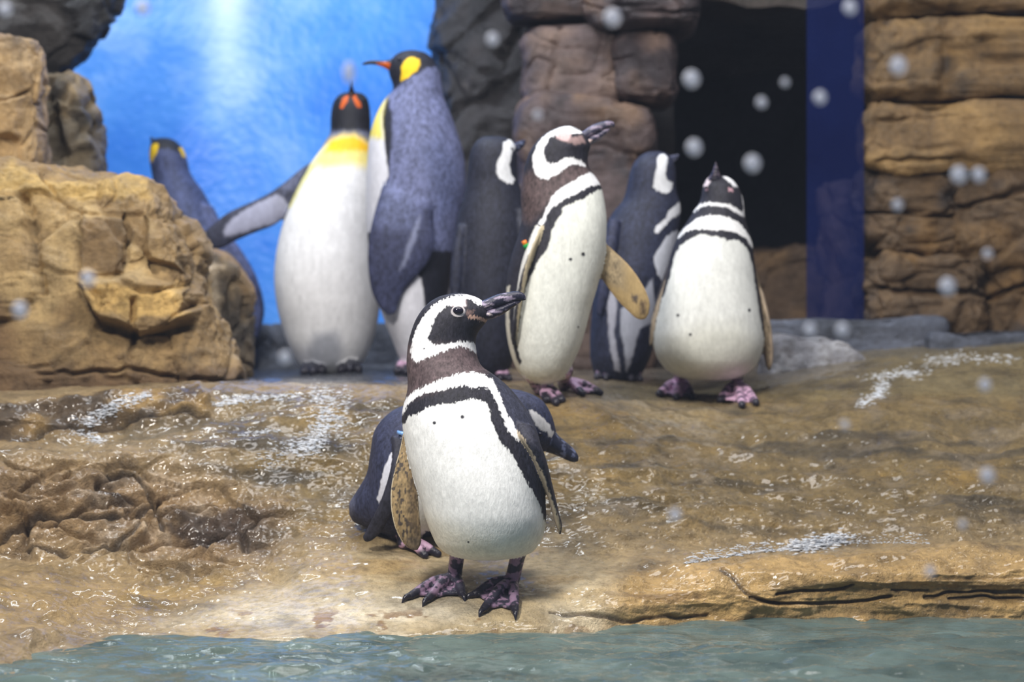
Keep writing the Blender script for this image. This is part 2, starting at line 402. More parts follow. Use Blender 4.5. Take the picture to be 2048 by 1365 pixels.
def slab(tri, th):
    """thin prism under a polygon of 3D points (a web of skin)"""
    tri = np.array(tri, float); n = len(tri)
    up = np.array([0, 0, th]); V = np.vstack([tri + up / 2, tri - up / 2])
    T = [[0, k, k + 1] for k in range(1, n - 1)] + [[n, n + k + 1, n + k] for k in range(1, n - 1)]
    Q = [[k, n + k, n + (k + 1) % n, (k + 1) % n] for k in range(n)]
    return V, np.array(Q), np.array(T)

# ------------------------------------------------------------------ rocks
def rock(name, pairs, depth, y, seed, base, alt, dark, parent=None, n=4.0, amp=1.0, nr=130, ns=190, relief=(), cracks=(), paint=(), mat=None, dy=None, facet=1.0):
    sc = y / F
    V, Q, T, side = loft(pairs, depth, dy, nr, ns, n)
    u, v, yy = V[:, 0], V[:, 1], V[:, 2]
    u0 = np.mean([(a[0] + b[0]) / 2 for a, b in pairs]); v0 = max(max(a[1], b[1]) for a, b in pairs)
    Wp = np.column_stack([(u - CU) * sc, y + yy * sc, H - (v - CV) * sc])
    org = P(u0, v0, y)
    p = Wp + seed * 3.1
    me0 = mesh_np('t', Wp, Q, T); N = np.zeros(len(Wp) * 3, np.float32); me0.vertices.foreach_get('normal', N); N = N.reshape(-1, 3).astype(float); bpy.data.meshes.remove(me0)
    ctr = np.array([Wp[:, 0].mean(), y, Wp[:, 2].mean()])
    if np.mean(np.sum((Wp - ctr) * N, 1)) < 0: N = -N
    d = fbm(p * 3.5, 3, seed) * 0.03 + fbm(p * 11, 4, seed + 3) * 0.014 + fbm(p * 38, 4, seed + 5, 0.62) * 0.0055
    f1, f2, cid = voro(p * np.array([5, 5, 6.5]) + fbm(p * 4, 3, seed + 8)[:, None] * 0.35, seed)
    d += facet * ((cid - 0.5) * 0.03 - 0.014 * sstep(0.09, 0, f2 - f1))
    d *= amp
    wob = 4 * vnoise(np.column_stack([u * 0.05, v * 0.05, u * 0]), seed); wob2 = 4 * vnoise(np.column_stack([u * 0.05, v * 0.05, u * 0 + 9]), seed)
    fr = sstep(-0.2, 0.15, side); push = np.zeros(len(u))
    for poly, hgt, soft in relief: push += fr * hgt * sstep(-soft, soft, polysd(u + wob, v + wob2, poly))
    for pts, w, dp in cracks: d -= fr * dp * sstep(w, w * 0.2, linesd(u + wob, v + wob2, pts))
    Wp = Wp + N * d[:, None]; Wp[:, 1] -= push
    n1 = fbm(p * 4.5, 4, seed + 11); n2 = fbm(p * 15, 4, seed + 12)
    c = np.tile(np.asarray(base, float), (len(u), 1))
    w = sstep(0, 0.6, n1)[:, None]; c = c * (1 - w) + np.asarray(alt) * w
    w = (0.85 * sstep(0.1, 0.6, n2 * 0.6 + fbm(p * 2.2, 3, seed + 14) * 0.7))[:, None]; c = c * (1 - w) + np.asarray(dark) * w
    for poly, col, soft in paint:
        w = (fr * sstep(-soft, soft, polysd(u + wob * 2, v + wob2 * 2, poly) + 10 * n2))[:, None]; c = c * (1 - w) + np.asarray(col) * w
    me = mesh_np(name, Wp - org, Q, T); set_col(me, c, 0.5)
    if parent is not None:
        return obj(name, me, mat or M_ROCK, parent, org - np.array(parent.location))
    return obj(name, me, mat or M_ROCK, None, org)

def rect(u0, v0, u1, v1, cr=6):
    """loft sections of an upright block with eased top and bottom"""
    w = u1 - u0
    return [((u0 + w*.12, v0), (u1 - w*.12, v0)), ((u0 + cr, v0 + cr*.7), (u1 - cr, v0 + cr*.7)), ((u0, v0 + cr*2.2), (u1, v0 + cr*2.2)),
            ((u0, (v0+v1)/2), (u1, (v0+v1)/2)), ((u0, v1 - cr*2.2), (u1, v1 - cr*2.2)), ((u0 + cr, v1 - cr*.7), (u1 - cr, v1 - cr*.7)), ((u0 + w*.12, v1), (u1 - w*.12, v1))]
def rdep(d): return [d*.75, d*.94, d, d, d, d*.94, d*.75]

TAN, TAN2, BRN = S(152, 126, 86), S(184, 158, 112), S(84, 70, 52)
# big boulder on the left
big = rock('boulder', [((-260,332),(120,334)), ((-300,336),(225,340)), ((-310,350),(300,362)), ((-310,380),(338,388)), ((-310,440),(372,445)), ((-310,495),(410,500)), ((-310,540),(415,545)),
      ((-310,600),(425,605)), ((-310,660),(452,662)), ((-310,720),(470,720)), ((-310,770),(478,770)), ((-310,800),(470,800))],
      [150, 185, 205, 220, 235, 245, 250, 255, 262, 268, 270, 268], 5.95, 3, TAN, TAN2, BRN, n=3.4, nr=240, ns=460, amp=1.05, facet=0.8,
      relief=[([(-300,405),(92,402),(108,440),(118,520),(128,590),(70,640),(-300,640)], .045, 7), ([(205,572),(300,555),(375,575),(402,590),(398,645),(330,670),(312,655),(245,640)], .085, 9),
              ([(-300,700),(110,650),(240,660),(320,700),(300,800),(-300,800)], .03, 16), ([(205,440),(292,435),(290,548),(210,560)], .022, 6), ([(330,400),(372,440),(405,500),(390,545),(340,520)], .05, 9),
              ([(300,690),(400,700),(470,760),(470,800),(300,800)], .02, 12)],
      cracks=[([(92,402),(106,440),(112,500),(128,560),(132,590)], 12, .05), ([(290,430),(298,470),(288,540)], 6, .03), ([(200,420),(202,560)], 5, .02), ([(335,495),(342,550)], 7, .03), ([(318,600),(312,660),(305,720)], 8, .03),
              ([(205,575),(240,650),(300,668),(400,662)], 9, .035), ([(-50,402),(90,402)], 4, .02), ([(140,745),(300,735),(470,765)], 6, .02)],
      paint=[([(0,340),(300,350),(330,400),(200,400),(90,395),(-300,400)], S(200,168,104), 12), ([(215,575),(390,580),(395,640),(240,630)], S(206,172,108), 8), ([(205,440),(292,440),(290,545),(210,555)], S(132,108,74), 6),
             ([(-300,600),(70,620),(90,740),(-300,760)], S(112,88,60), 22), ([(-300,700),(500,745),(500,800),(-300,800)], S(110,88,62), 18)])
tag(big, 'large tan cracked boulder with a jutting wedge, filling the left ledge', 'rock')
b2 = rock('boulder', [((395,503),(432,505)), ((385,508),(455,512)), ((380,525),(480,530)), ((378,560),(495,562)), ((376,620),(501,622)), ((376,700),(498,700)), ((376,765),(492,765)), ((380,790),(485,790))],
      [36, 54, 72, 83, 88, 90, 90, 86], 6.47, 7, S(112,96,72), S(150,120,78), S(70,62,52), n=3, nr=110, ns=160, amp=0.7,
      relief=[([(405,520),(445,545),(455,640),(430,700),(400,620)], .05, 8)], paint=[([(418,530),(448,545),(452,620),(436,640),(424,580)], S(196,176,146), 9)])
tag(b2, 'small dark brown boulder with pale streak, against the big cracked boulder', 'rock')
b3 = rock('boulder', [((-180,78),(40,82)), ((-200,84),(78,92)), ((-205,110),(92,125)), ((-205,180),(96,190)), ((-205,260),(90,265)), ((-205,318),(84,320)), ((-205,338),(80,338))],
      [70, 95, 110, 115, 118, 120, 118], 6.25, 12, S(182,152,108), S(204,176,136), S(118,96,68), n=3.6, nr=110, ns=170, amp=0.7, relief=[([(-200,210),(70,205),(60,280),(-200,330)], .04, 8)], cracks=[([(-100,205),(40,215),(80,190)], 6, .02)])
tag(b3, 'pale tan boulder perched on top of the big cracked boulder', 'rock')
b4 = rock('boulder', [((70,140),(140,142)), ((62,148),(168,152)), ((60,175),(186,182)), ((60,220),(190,225)), ((60,290),(192,295)), ((60,335),(193,340)), ((60,500),(193,500)), ((64,770),(188,770))],
      [54, 68, 76, 82, 84, 86, 86, 86], 6.66, 15, S(104,92,72), S(140,120,88), S(62,56,48), n=3.2, nr=100, ns=130, amp=0.8, relief=[([(115,170),(150,150),(185,200),(190,300),(150,310)], .035, 7)], cracks=[([(112,160),(128,230),(150,320)], 6, .03)])
tag(b4, 'dark grey-brown angular boulder beside the pale perched boulder', 'rock')
b5 = rock('boulder', [((-250,-160),(250,-160)), ((-260,-150),(262,-140)), ((-260,-60),(248,-55)), ((-260,10),(240,15)), ((-260,60),(226,65)), ((-250,110),(190,112)), ((-230,150),(150,150)), ((-200,200),(110,200))],
      [80, 100, 110, 110, 105, 95, 80, 64], 7.0, 18, S(44,43,45), S(62,58,56), S(26,26,28), n=3, nr=90, ns=140, amp=0.9)
tag(b5, 'blackish overhanging boulder at the edge of the blue wall', 'rock')

# dark rock mass and stone pillar in the middle
MAU, MAU2, MDK = S(86, 72, 72), S(116, 96, 86), S(52, 46, 52)
dk = rock('rock_mass', [((905,-160),(1120,-160)), ((890,-150),(1130,-150)), ((882,-40),(1130,-40)), ((872,40),(1130,40)), ((862,110),(1130,110)), ((868,200),(1130,200)), ((880,320),(1130,320)), ((885,500),(1130,500)), ((885,700),(1130,700)), ((890,770),(1130,770))],
      [80, 100, 110, 115, 120, 120, 120, 125, 130, 130], 7.5, 23, S(56,54,58), S(84,74,72), S(34,34,40), n=3.2, nr=150, ns=170, amp=1.1, cracks=[([(1060,-50),(1040,60),(985,200)], 10, .05), ([(1000,300),(1060,420)], 8, .03)],
      relief=[([(985,-60),(1040,60),(1000,190),(900,230),(880,60)], .03, 12)])
tag(dk, 'dark grey rock mass between the blue wall and the brown pillar', 'rock')
pil = obj('rock_pillar', None, None); pil.location = P(1180, 770, 7.15)
tag(pil, 'mauve-brown stacked stone pillar beside the dark cave mouth', 'rock pillar')
for k, (a, dpt, yy, rl, cr) in enumerate([
     (rect(1010,-140,1200,52,10), 95, 7.1, (), ()), (rect(1168,-140,1392,70,12), 120, 7.05, [([(1230,10),(1390,0),(1385,60),(1250,64)], .04, 10)], [([(1230,30),(1330,45),(1390,35)], 6, .02)]),
     (rect(1050,48,1236,236,10), 100, 7.1, (), [([(1120,60),(1090,230)], 6, .015)]), (rect(1226,72,1348,212,10), 100, 7.08, [([(1290,80),(1345,80),(1345,205),(1300,205)], .03, 8)], ()),
     (rect(1034,206,1314,485,12), 110, 7.05, [([(1200,230),(1312,215),(1310,300),(1260,330)], .03, 10)], [([(1100,330),(1200,300),(1300,330)], 5, .015)]),
     (rect(1036,478,1300,770,12), 115, 7.08, (), [([(1040,600),(1290,620)], 6, .03)])]):
    rock('stone', a, rdep(dpt), yy, 31 + k * 3, MAU, MAU2 if k not in (1, 4) else S(124,98,76), MDK, parent=pil, nr=90, ns=150, amp=0.55, relief=rl, cracks=cr, n=4.5, mat=M_STONE, facet=0.7)
# cave
def box_part(name, lo, hi, mat, parent, cut=24, seed=1, amp=.03, col=(0.02, 0.02, 0.025)):
    V = []; Q = []
    lo = np.array(lo, float); hi = np.array(hi, float)
    g = np.linspace(0, 1, cut); a, b = np.meshgrid(g, g, indexing='ij'); a = a.ravel(); b = b.ravel(); o = 0
    for ax in range(3):
        for s in (0, 1):
            p = np.zeros((cut * cut, 3)); p[:, ax] = s; p[:, (ax + 1) % 3] = a; p[:, (ax + 2) % 3] = b
            f = grid_faces(cut, cut, False) + o; V.append(lo + p * (hi - lo)); Q.append(f if s else f[:, ::-1]); o += cut * cut
    V = np.vstack(V); Q = np.vstack(Q); q = V + seed
    V = V + np.column_stack([fbm(q * 3, 3, seed), fbm(q * 3, 3, seed + 5), fbm(q * 3, 3, seed + 9)]) * amp
    me = mesh_np(name, V, Q); n1 = fbm(q * 4, 4, seed + 30); c = np.asarray(col) * (1 + 0.35 * n1)[:, None]; set_col(me, np.clip(c, 0, 1), 0.6)
    return obj(name, me, mat, parent)
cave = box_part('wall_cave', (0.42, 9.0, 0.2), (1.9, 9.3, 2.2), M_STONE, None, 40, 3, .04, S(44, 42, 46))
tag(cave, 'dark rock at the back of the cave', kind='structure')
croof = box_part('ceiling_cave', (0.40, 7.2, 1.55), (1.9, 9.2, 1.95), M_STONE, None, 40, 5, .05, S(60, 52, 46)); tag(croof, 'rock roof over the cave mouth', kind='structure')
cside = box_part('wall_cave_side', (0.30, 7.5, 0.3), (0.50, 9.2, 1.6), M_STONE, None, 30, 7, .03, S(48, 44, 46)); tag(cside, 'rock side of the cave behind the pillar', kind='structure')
for a, d_, yy, sd, c1, c2, c3, lb in [
    ([((1490,492),(1610,488)), ((1470,498),(1645,495)), ((1455,530),(1668,530)), ((1450,590),(1680,590)), ((1450,650),(1690,650)), ((1455,720),(1690,720))], [55,72,80,85,88,88], 7.82, 51, S(110,92,76), S(140,114,84), S(58,50,48), 'low brown rock heap inside the cave mouth'),
    ([((1650,370),(1720,372)), ((1638,380),(1760,380)), ((1632,430),(1775,430)), ((1640,500),(1780,500)), ((1645,560),(1780,560)), ((1630,640),(1780,640)), ((1630,720),(1780,720))], [50,70,80,84,86,90,90], 7.3, 55, S(112,94,86), S(140,116,100), S(62,54,58), 'upright mauve rock at the foot of the stone wall beside the cave')]:
    r = rock('boulder', a, d_, yy, sd, c1, c2, c3, nr=90, ns=120, amp=0.9, n=3); tag(r, lb, 'rock')

# right stone wall, course by course
wr = obj('wall_right', None, None); wr.location = P(1950, 665, 7.0); tag(wr, 'tall wall of rough tan stone courses right of the cave', kind='structure')
GOLD, GOLD2, GDK = S(124, 98, 62), S(152, 122, 76), S(62, 54, 46)
for k, (a, cr, rl) in enumerate([
     (rect(1724,-150,2330,41,9), [([(1870,-20),(1900,30)], 5, .015)], [([(1740,-50),(1880,-50),(1890,30),(1740,28)], .02, 10)]),
     (rect(1726,46,2330,202,10), [([(1870,60),(1885,120),(1868,190)], 5, .02), ([(1930,70),(1990,150),(2048,190)], 7, .03), ([(1960,60),(1945,110)], 6, .02)], [([(1740,60),(1860,62),(1862,190),(1745,195)], .02, 8)]),
     (rect(1720,208,2340,350,10), [([(1740,250),(1800,245)], 6, .02), ([(1740,330),(1880,325)], 6, .02)], [([(1860,225),(2040,225),(2030,330),(1870,320)], .02, 12)]),
     (rect(1726,354,1905,512,10), [([(1730,430),(1900,440)], 6, .03)], ()), (rect(1898,356,2330,520,10), [([(1900,420),(2048,380)], 7, .03)], ()),
     (rect(1728,506,1960,690,10), [([(1740,580),(1950,590)], 7, .03)], [([(1740,590),(1900,600),(1890,650),(1740,640)], .03, 10)]), (rect(1950,512,2340,700,10), [([(1960,600),(2048,560)], 7, .03)], ())]):
    dark_row = k >= 3
    rock('stone', a, rdep(105), 7.0 - 0.03 * (k % 3), 61 + k * 3, S(96,76,52) if dark_row else GOLD, S(122,94,56) if dark_row else GOLD2, S(50,44,42) if dark_row else GDK, parent=wr, nr=80, ns=170, amp=0.8 if not dark_row else 1.25, relief=rl, cracks=cr, n=4.5, mat=M_STONE, facet=0.6)

# slate kerbs at the back
def kerb(name, pairs, dep, y, seed, label, c=S(86,92,108)):
    r = rock(name, pairs, dep, y, seed, c, np.asarray(c) * 1.25, np.asarray(c) * 0.6, nr=50, ns=120, amp=0.3, n=5, mat=M_STONE); tag(r, label, 'kerb')
kerb('stone_kerb', rect(505,648,835,765,4), rdep(40), 7.35, 101, 'low slate-grey kerb behind the feet of the king penguins')
kerb('stone_kerb', rect(1500,640,1890,720,4), rdep(45), 6.75, 104, 'slate-blue kerb in front of the low cave rocks')
kerb('stone_kerb', rect(1850,664,2330,720,4), rdep(45), 6.6, 107, 'long slate kerb at the foot of the stone wall')
wetr = rock('boulder', [((1560,676),(1640,674)), ((1535,682),(1700,690)), ((1525,705),(1725,712)), ((1520,745),(1730,748)), ((1520,770),(1730,775))], [40,55,65,70,72], 6.35, 111, S(140,140,148), S(190,192,200), S(84,78,78), nr=80, ns=120, amp=0.6, n=2.6)
tag(wetr, 'low wet grey rock with white streaks beside the front-facing penguin', 'rock')

# ------------------------------------------------------------------ blue back wall
def blue_wall():
    nx, nz = 90, 60
    a = np.linspace(0, 1, nx); x = -2.6 + 3.1 * a; y = 8.0 + 0.9 * np.exp(-((x + 0.9) / 0.9) ** 2) * 0.25
    z = np.linspace(0.1, 3.2, nz)
    X, Z = np.meshgrid(x, z); Yg = np.broadcast_to(y, X.shape)
    fr = np.stack([X, Yg, Z], -1).reshape(-1, 3); bk = fr + np.array([0, 0.15, 0]); n = len(fr)
    q = grid_faces(nz, nx, False)
    per = list(range(nx)) + [k * nx + nx - 1 for k in range(1, nz)] + [nz * nx - 1 - k for k in range(1, nx)] + [k * nx for k in range(nz - 2, 0, -1)]
    rim = [[per[k], per[(k + 1) % len(per)], n + per[(k + 1) % len(per)], n + per[k]] for k in range(len(per))]
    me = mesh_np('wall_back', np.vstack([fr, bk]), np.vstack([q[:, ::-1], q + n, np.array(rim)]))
    m, nt, b = new_mat('blue_wall_paint_and_glints')
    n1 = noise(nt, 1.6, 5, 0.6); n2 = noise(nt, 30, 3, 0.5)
    r = ramp(nt, n1.outputs[0], [(0.36, tuple(S(36, 122, 226))), (0.54, tuple(S(76, 150, 238))), (0.72, tuple(S(160, 200, 250)))])  # pale mottling puts watery light reflections into the blue colour
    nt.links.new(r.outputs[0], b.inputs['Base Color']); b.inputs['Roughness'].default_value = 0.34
    b.inputs['Coat Weight'].default_value = 0.25; b.inputs['Coat Roughness'].default_value = 0.16
    bp = nd(nt, 'ShaderNodeBump'); bp.inputs['Strength'].default_value = 0.12; bp.inputs['Distance'].default_value = 0.03
    nt.links.new(n2.outputs[0], bp.inputs['Height']); nt.links.new(bp.outputs[0], b.inputs['Normal'])
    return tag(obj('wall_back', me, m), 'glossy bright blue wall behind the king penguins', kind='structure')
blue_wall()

# blue tinted panel standing in the cave mouth
def panel():
    m, nt, b = new_mat('blue_tinted_glass')
    tr = nd(nt, 'ShaderNodeBsdfTransparent'); tr.inputs[0].default_value = (0.75, 0.8, 0.95, 1)
    n = noise(nt, 3, 3); r = ramp(nt, n.outputs[0], [(0.3, tuple(S(14, 28, 84))), (0.7, tuple(S(24, 42, 104)))])
    nt.links.new(r.outputs[0], b.inputs['Base Color']); b.inputs['Roughness'].default_value = 0.15
    mx = nd(nt, 'ShaderNodeMixShader'); mx.inputs[0].default_value = 0.32
    nt.links.new(tr.outputs[0], mx.inputs[1]); nt.links.new(b.outputs[0], mx.inputs[2]); nt.links.new(mx.outputs[0], nt.nodes['Material Output'].inputs[0])
    p0 = P(1614, 645, 6.85); p1 = P(1728, 645, 6.85); z1 = 1.75
    V = []; 
    for y in (p0[1], p0[1] + 0.012):
        V += [(p0[0], y, p0[2] - .02), (p1[0], y, p0[2] - .02), (p1[0], y, z1), (p0[0], y, z1)]
    Q = [[0,1,2,3],[5,4,7,6],[4,0,3,7],[1,5,6,2],[3,2,6,7],[4,5,1,0]]
    org = np.array([(p0[0] + p1[0]) / 2, p0[1], p0[2]])
    me = mesh_np('glass_panel', np.array(V) - org, np.array(Q), smooth=False)
    tag(obj('glass_panel', me, m, None, org), 'tall narrow blue-tinted glass panel at the cave mouth', 'glass panel')
panel()

# ------------------------------------------------------------------ pool
def pool():
    nx, ny = 700, 420
    tx = np.linspace(-1, 1, nx); x = 2.6 * np.sign(tx) * np.abs(tx) ** 1.5; ty = np.linspace(0, 1, ny); y = 2.42 + 2.78 * (1 - (1 - ty) ** 1.0); X, Y = np.meshgrid(x, y)
    p = np.column_stack([X.ravel(), Y.ravel(), 0 * X.ravel()])
    z = 0.010 * fbm(p * np.array([4.5, 11, 1]), 3, 201) + 0.007 * fbm(p * np.array([14, 30, 1]), 3, 205)
    z *= 0.6 + 0.4 * sstep(4.6, 4.2, p[:, 1])
    p[:, 2] = z - 0.001
    me = mesh_np('pool_water', p, grid_faces(ny, nx, False))
    m, nt, b = new_mat('pool_water')
    n1 = noise(nt, 5, 4); r = ramp(nt, n1.outputs[0], [(0.3, tuple(S(64, 80, 80))), (0.7, tuple(S(110, 128, 124)))])
    nt.links.new(r.outputs[0], b.inputs['Base Color']); b.inputs['Roughness'].default_value = 0.03; b.inputs['IOR'].default_value = 1.33
    n2 = noise(nt, 34, 4, 0.5, (1, 2.2, 1)); bp = nd(nt, 'ShaderNodeBump'); bp.inputs['Strength'].default_value = 0.25; bp.inputs['Distance'].default_value = 0.008
    nt.links.new(n2.outputs[0], bp.inputs['Height']); nt.links.new(bp.outputs[0], b.inputs['Normal'])
    tr = nd(nt, 'ShaderNodeBsdfTransparent'); tr.inputs[0].default_value = (0.75, 0.88, 0.88, 1)
    lw = nd(nt, 'ShaderNodeLayerWeight'); lw.inputs[0].default_value = 0.35
    mx = nd(nt, 'ShaderNodeMixShader'); mr = nd(nt, 'ShaderNodeMapRange'); mr.inputs[3].default_value = 0.55; mr.inputs[4].default_value = 0.95
    nt.links.new(lw.outputs['Facing'], mr.inputs[0]); nt.links.new(mr.outputs[0], mx.inputs[0])
    nt.links.new(tr.outputs[0], mx.inputs[1]); nt.links.new(b.outputs[0], mx.inputs[2]); nt.links.new(mx.outputs[0], nt.nodes['Material Output'].inputs[0])
    tag(obj('pool_water', me, m), 'rippling blue-green pool water lapping the rock rim', 'water', kind='stuff')
    fl = box_part('pool_floor', (-2.7, 2.42, -0.5), (2.7, 5.4, -0.38), M_STONE, None, 30, 9, .01, S(74, 104, 108)); tag(fl, 'pale teal floor of the pool', kind='structure')
pool()

# ------------------------------------------------------------------ penguins
def px(lst, s, ou, ov): return [(ou + a / s, ov + b / s) for a, b in lst]
WHITE, CREAM, BLACK = S(240, 240, 242), S(226, 224, 214), S(38, 37, 46)
PINK, TANF = S(206, 168, 172), S(176, 156, 120)

def penguin(label, group, base, d, torso, flippers=(), legs=(), layers=(), base_col=BLACK, back_col=BLACK, vox=0.0026, dots=(), foot_cols=None, foot_bias=0.0, jag=(0, 0), beak=None, eyes=(), bands=(), claw=False, cat='penguin', tail=None):
    u0, v0 = base; sc = d / F
    org = P(u0, v0, d)
    root = obj('penguin', None, None); root.location = org; tag(root, label, cat, group)
    def loc(V): return np.column_stack([(V[:, 0] - u0) * sc, V[:, 2] * sc, (v0 - V[:, 1]) * sc])
    parts = []      # (V, Q, T, side, id)
    V, Q, T, side = loft(torso['pairs'], torso['depth'], torso.get('dy'), torso.get('nr', 150), torso.get('ns', 90), torso.get('n', 2.1))
    parts.append((loc(V), Q, T, side, 0))
    for k, f in enumerate(flippers):
        V, Q, T, side = loft(f['pairs'], f['depth'], f.get('dy'), 60, 36, 2.3); parts.append((loc(V), Q, T, side, 10 + k))
    if tail is not None:
        V, Q, T, side = loft(tail['pairs'], tail['depth'], tail.get('dy'), 40, 30, 2.2); parts.append((loc(V), Q, T, side, 5))
    claws = []
    for k, l in enumerate(legs):
        rs = l.get('r', 0.012)
        far = 'far' in l
        G_ = (lambda t: ground_y(t[0], d - t[1])) if far else (lambda t: ground(*t))
        tips = [G_(t) - org + np.array([0, 0, rs * 0.55]) for t in l['toes']]
        heel = G_(l['heel']) - org + np.array([0, 0, rs * 1.1])
        top = np.array([(l['top'][0] - u0) * sc, l.get('topdy', 0.0), (v0 - l['top'][1]) * sc])
        kn = [top, top * 0.5 + heel * 0.5 + np.array([0, 0.006, 0]), heel]
        sd = np.zeros
        for a in [tube(kn, [rs * 1.5, rs * 1.25, rs * 1.25], 14)] + [tube([heel, heel * 0.55 + t * 0.45 + np.array([0, 0, rs * 0.75]), t], [rs * 1.05, rs * 0.95, rs * 0.72], 12) for t in tips]:
            parts.append((a[0], a[1], a[2], np.zeros(len(a[0])), 20 + k))
        inner = [heel] + [t * 0.92 + heel * 0.08 for t in tips]
        for t1, t2 in zip(tips[:-1], tips[1:]):
            mid = (t1 + t2) / 2 * 0.86 + heel * 0.14
            a = slab([heel, t1 * .96 + heel * .04, mid, t2 * .96 + heel * .04], max(rs * 0.5, vox * 2.4)); parts.append((a[0], a[1], a[2], np.zeros(len(a[0])), 20 + k))
        if claw:
            for t in tips:
                dr = t - heel; dr /= np.linalg.norm(dr); claws.append((t + dr * rs * 0.45, dr, rs))
    SV = np.vstack([p[0] for p in parts]); o = 0; SQ = []; ST = []; Sside = []; Sid = []
    for V, Q, T, side, pid in parts:
        SQ.append(np.asarray(Q) + o); ST.append(np.asarray(T) + o); Sside.append(side); Sid.append(np.full(len(V), pid)); o += len(V)
    Sside = np.concatenate(Sside); Sid = np.concatenate(Sid)
    me0 = mesh_np('src', SV, np.vstack(SQ), np.vstack(ST)); t0 = obj('src', me0, None)
    md = t0.modifiers.new('r', 'REMESH'); md.mode = 'VOXEL'; md.voxel_size = vox; md.use_smooth_shade = True
    dg = bpy.context.evaluated_depsgraph_get(); me = bpy.data.meshes.new_from_object(t0.evaluated_get(dg)); me.name = 'body'
    bpy.data.objects.remove(t0); bpy.data.meshes.remove(me0)
    nv = len(me.vertices); X = np.zeros(nv * 3, np.float32); me.vertices.foreach_get('co', X); X = X.reshape(-1, 3).astype(float)
    E = np.zeros(len(me.edges) * 2, np.int32); me.edges.foreach_get('vertices', E); E = E.reshape(-1, 2)
    deg = np.bincount(E.ravel(), minlength=nv)[:, None]
    for it in range(4):
        acc = np.zeros_like(X)
        for ax in range(3):
            acc[:, ax] = np.bincount(E[:, 0], X[E[:, 1], ax], nv) + np.bincount(E[:, 1], X[E[:, 0], ax], nv)
        X = X + (0.5 if it % 2 == 0 else -0.45) * (acc / np.maximum(deg, 1) - X)
    kd = KDTree(len(SV))
    for i, c in enumerate(SV): kd.insert(c, i)
    kd.balance(); near = np.array([kd.find(c)[1] for c in X])
    side = Sside[near]; pid = Sid[near]
    a_, b_ = pid[E[:, 0]], pid[E[:, 1]]
    seam = np.zeros(nv, bool); hit = (a_ != b_) & (np.minimum(a_, b_) < 10) & (np.maximum(a_, b_) < 20); seam[E[hit].ravel()] = True
    for it in range(4):
        m2 = seam[E[:, 0]] | seam[E[:, 1]]; seam[E[m2].ravel()] = True
    for it in range(14):
        acc = np.zeros_like(X)
        for ax in range(3):
            acc[:, ax] = np.bincount(E[:, 0], X[E[:, 1], ax], nv) + np.bincount(E[:, 1], X[E[:, 0], ax], nv)
        Xn = X + 0.5 * (acc / np.maximum(deg, 1) - X); X = np.where(seam[:, None], Xn, X)
    me.vertices.foreach_set('co', X.astype(np.float32).ravel()); me.update()
    pu = u0 + X[:, 0] / sc; pv = v0 - X[:, 2] / sc
    w3 = np.column_stack([pu, pv, X[:, 1] / sc])
    jf, ja = jag
    ju = pu + ja * 0.6 * vnoise(w3 * jf, 1); jv = pv + ja * vnoise(w3 * np.array([jf * 2.2, jf * 0.8, jf * 2]), 2)
    c = np.tile(np.asarray(base_col, float), (nv, 1)); rough = np.full(nv, 0.62)
    fn = fbm(w3 * np.array([0.12, 0.05, 0.12]), 3, 4)
    tm = pid < 10
    def lay(poly, col, soft, mask, amt=1.0, edge=True):
        nonlocal c
        w = sstep(-soft, soft, polysd(ju if edge else pu, jv if edge else pv, poly)) * amt * mask
        c = c * (1 - w[:, None]) + np.asarray(col) * w[:, None]
    fm = sstep(-0.5, -0.3, side) * tm
    for L in layers:
        m_ = fm if L.get('part', 'torso') == 'torso' else (pid == L['part']) * 1.0
        lay(L['poly'], L['col'], L.get('soft', 1.2), m_, L.get('amt', 1.0), L.get('jag', True))
    for (du, dv, r) in dots:
        w = sstep(r + 1, r - 1, np.hypot(pu - du, (pv - dv))) * fm; c = c * (1 - w[:, None]) + BLACK * w[:, None]
    wb = sstep(-0.3, -0.5, side) * tm; c = c * (1 - wb[:, None]) + np.asarray(back_col) * wb[:, None]
    for k, f in enumerate(flippers):
        m_ = pid == 10 + k
        fc = np.asarray(f['col'], float); c[m_] = fc
        if 'back' in f: c[m_ & (side < -0.05)] = f['back']
        if 'rim' in f:
            w = m_ & (np.abs(side) < 0.35); c[w] = f['rim']
        if f.get('spots'):
            sp = sstep(0.22, 0.40, vnoise(w3 * np.array([.26, .13, .26]), 8) - 0.22 + 0.35 * sstep(-0.2, 0.5, vnoise(w3 * np.array([.05, .02, .05]), 9))) * m_ * (side > 0)
            c = c * (1 - sp[:, None] * .9) + S(52, 46, 46) * sp[:, None] * .9
        for L in f.get('layers', ()):
            lay(L['poly'], L['col'], L.get('soft', 3), (m_ & (side > -0.1)) * 1.0, L.get('amt', 1.0))
    fc1, fc2 = foot_cols or (S(196, 160, 186), S(52, 48, 62))
    m_ = pid >= 20
    if m_.any():
        ft = sstep(-0.15, 0.2, foot_bias + vnoise(w3 * np.array([.11, .11, .11]) * (4.6 / d), 15) + 0.35 * vnoise(w3 * .3, 16)); cc = fc1 * (1 - ft[:, None]) + fc2 * ft[:, None]
        c[m_] = cc[m_]; rough[m_] = 0.28
        for k, l in enumerate(legs):
            for t in l['toes']:
                g = (ground_y(t[0], d - t[1]) if 'far' in l else ground(*t)) - org; dd = np.linalg.norm(X - g, axis=1); w = sstep(l.get('r', .012) * 2.2, l.get('r', .012) * 1.3, dd) * (pid == 20 + k); c = c * (1 - w[:, None]) + S(42, 40, 50) * w[:, None]
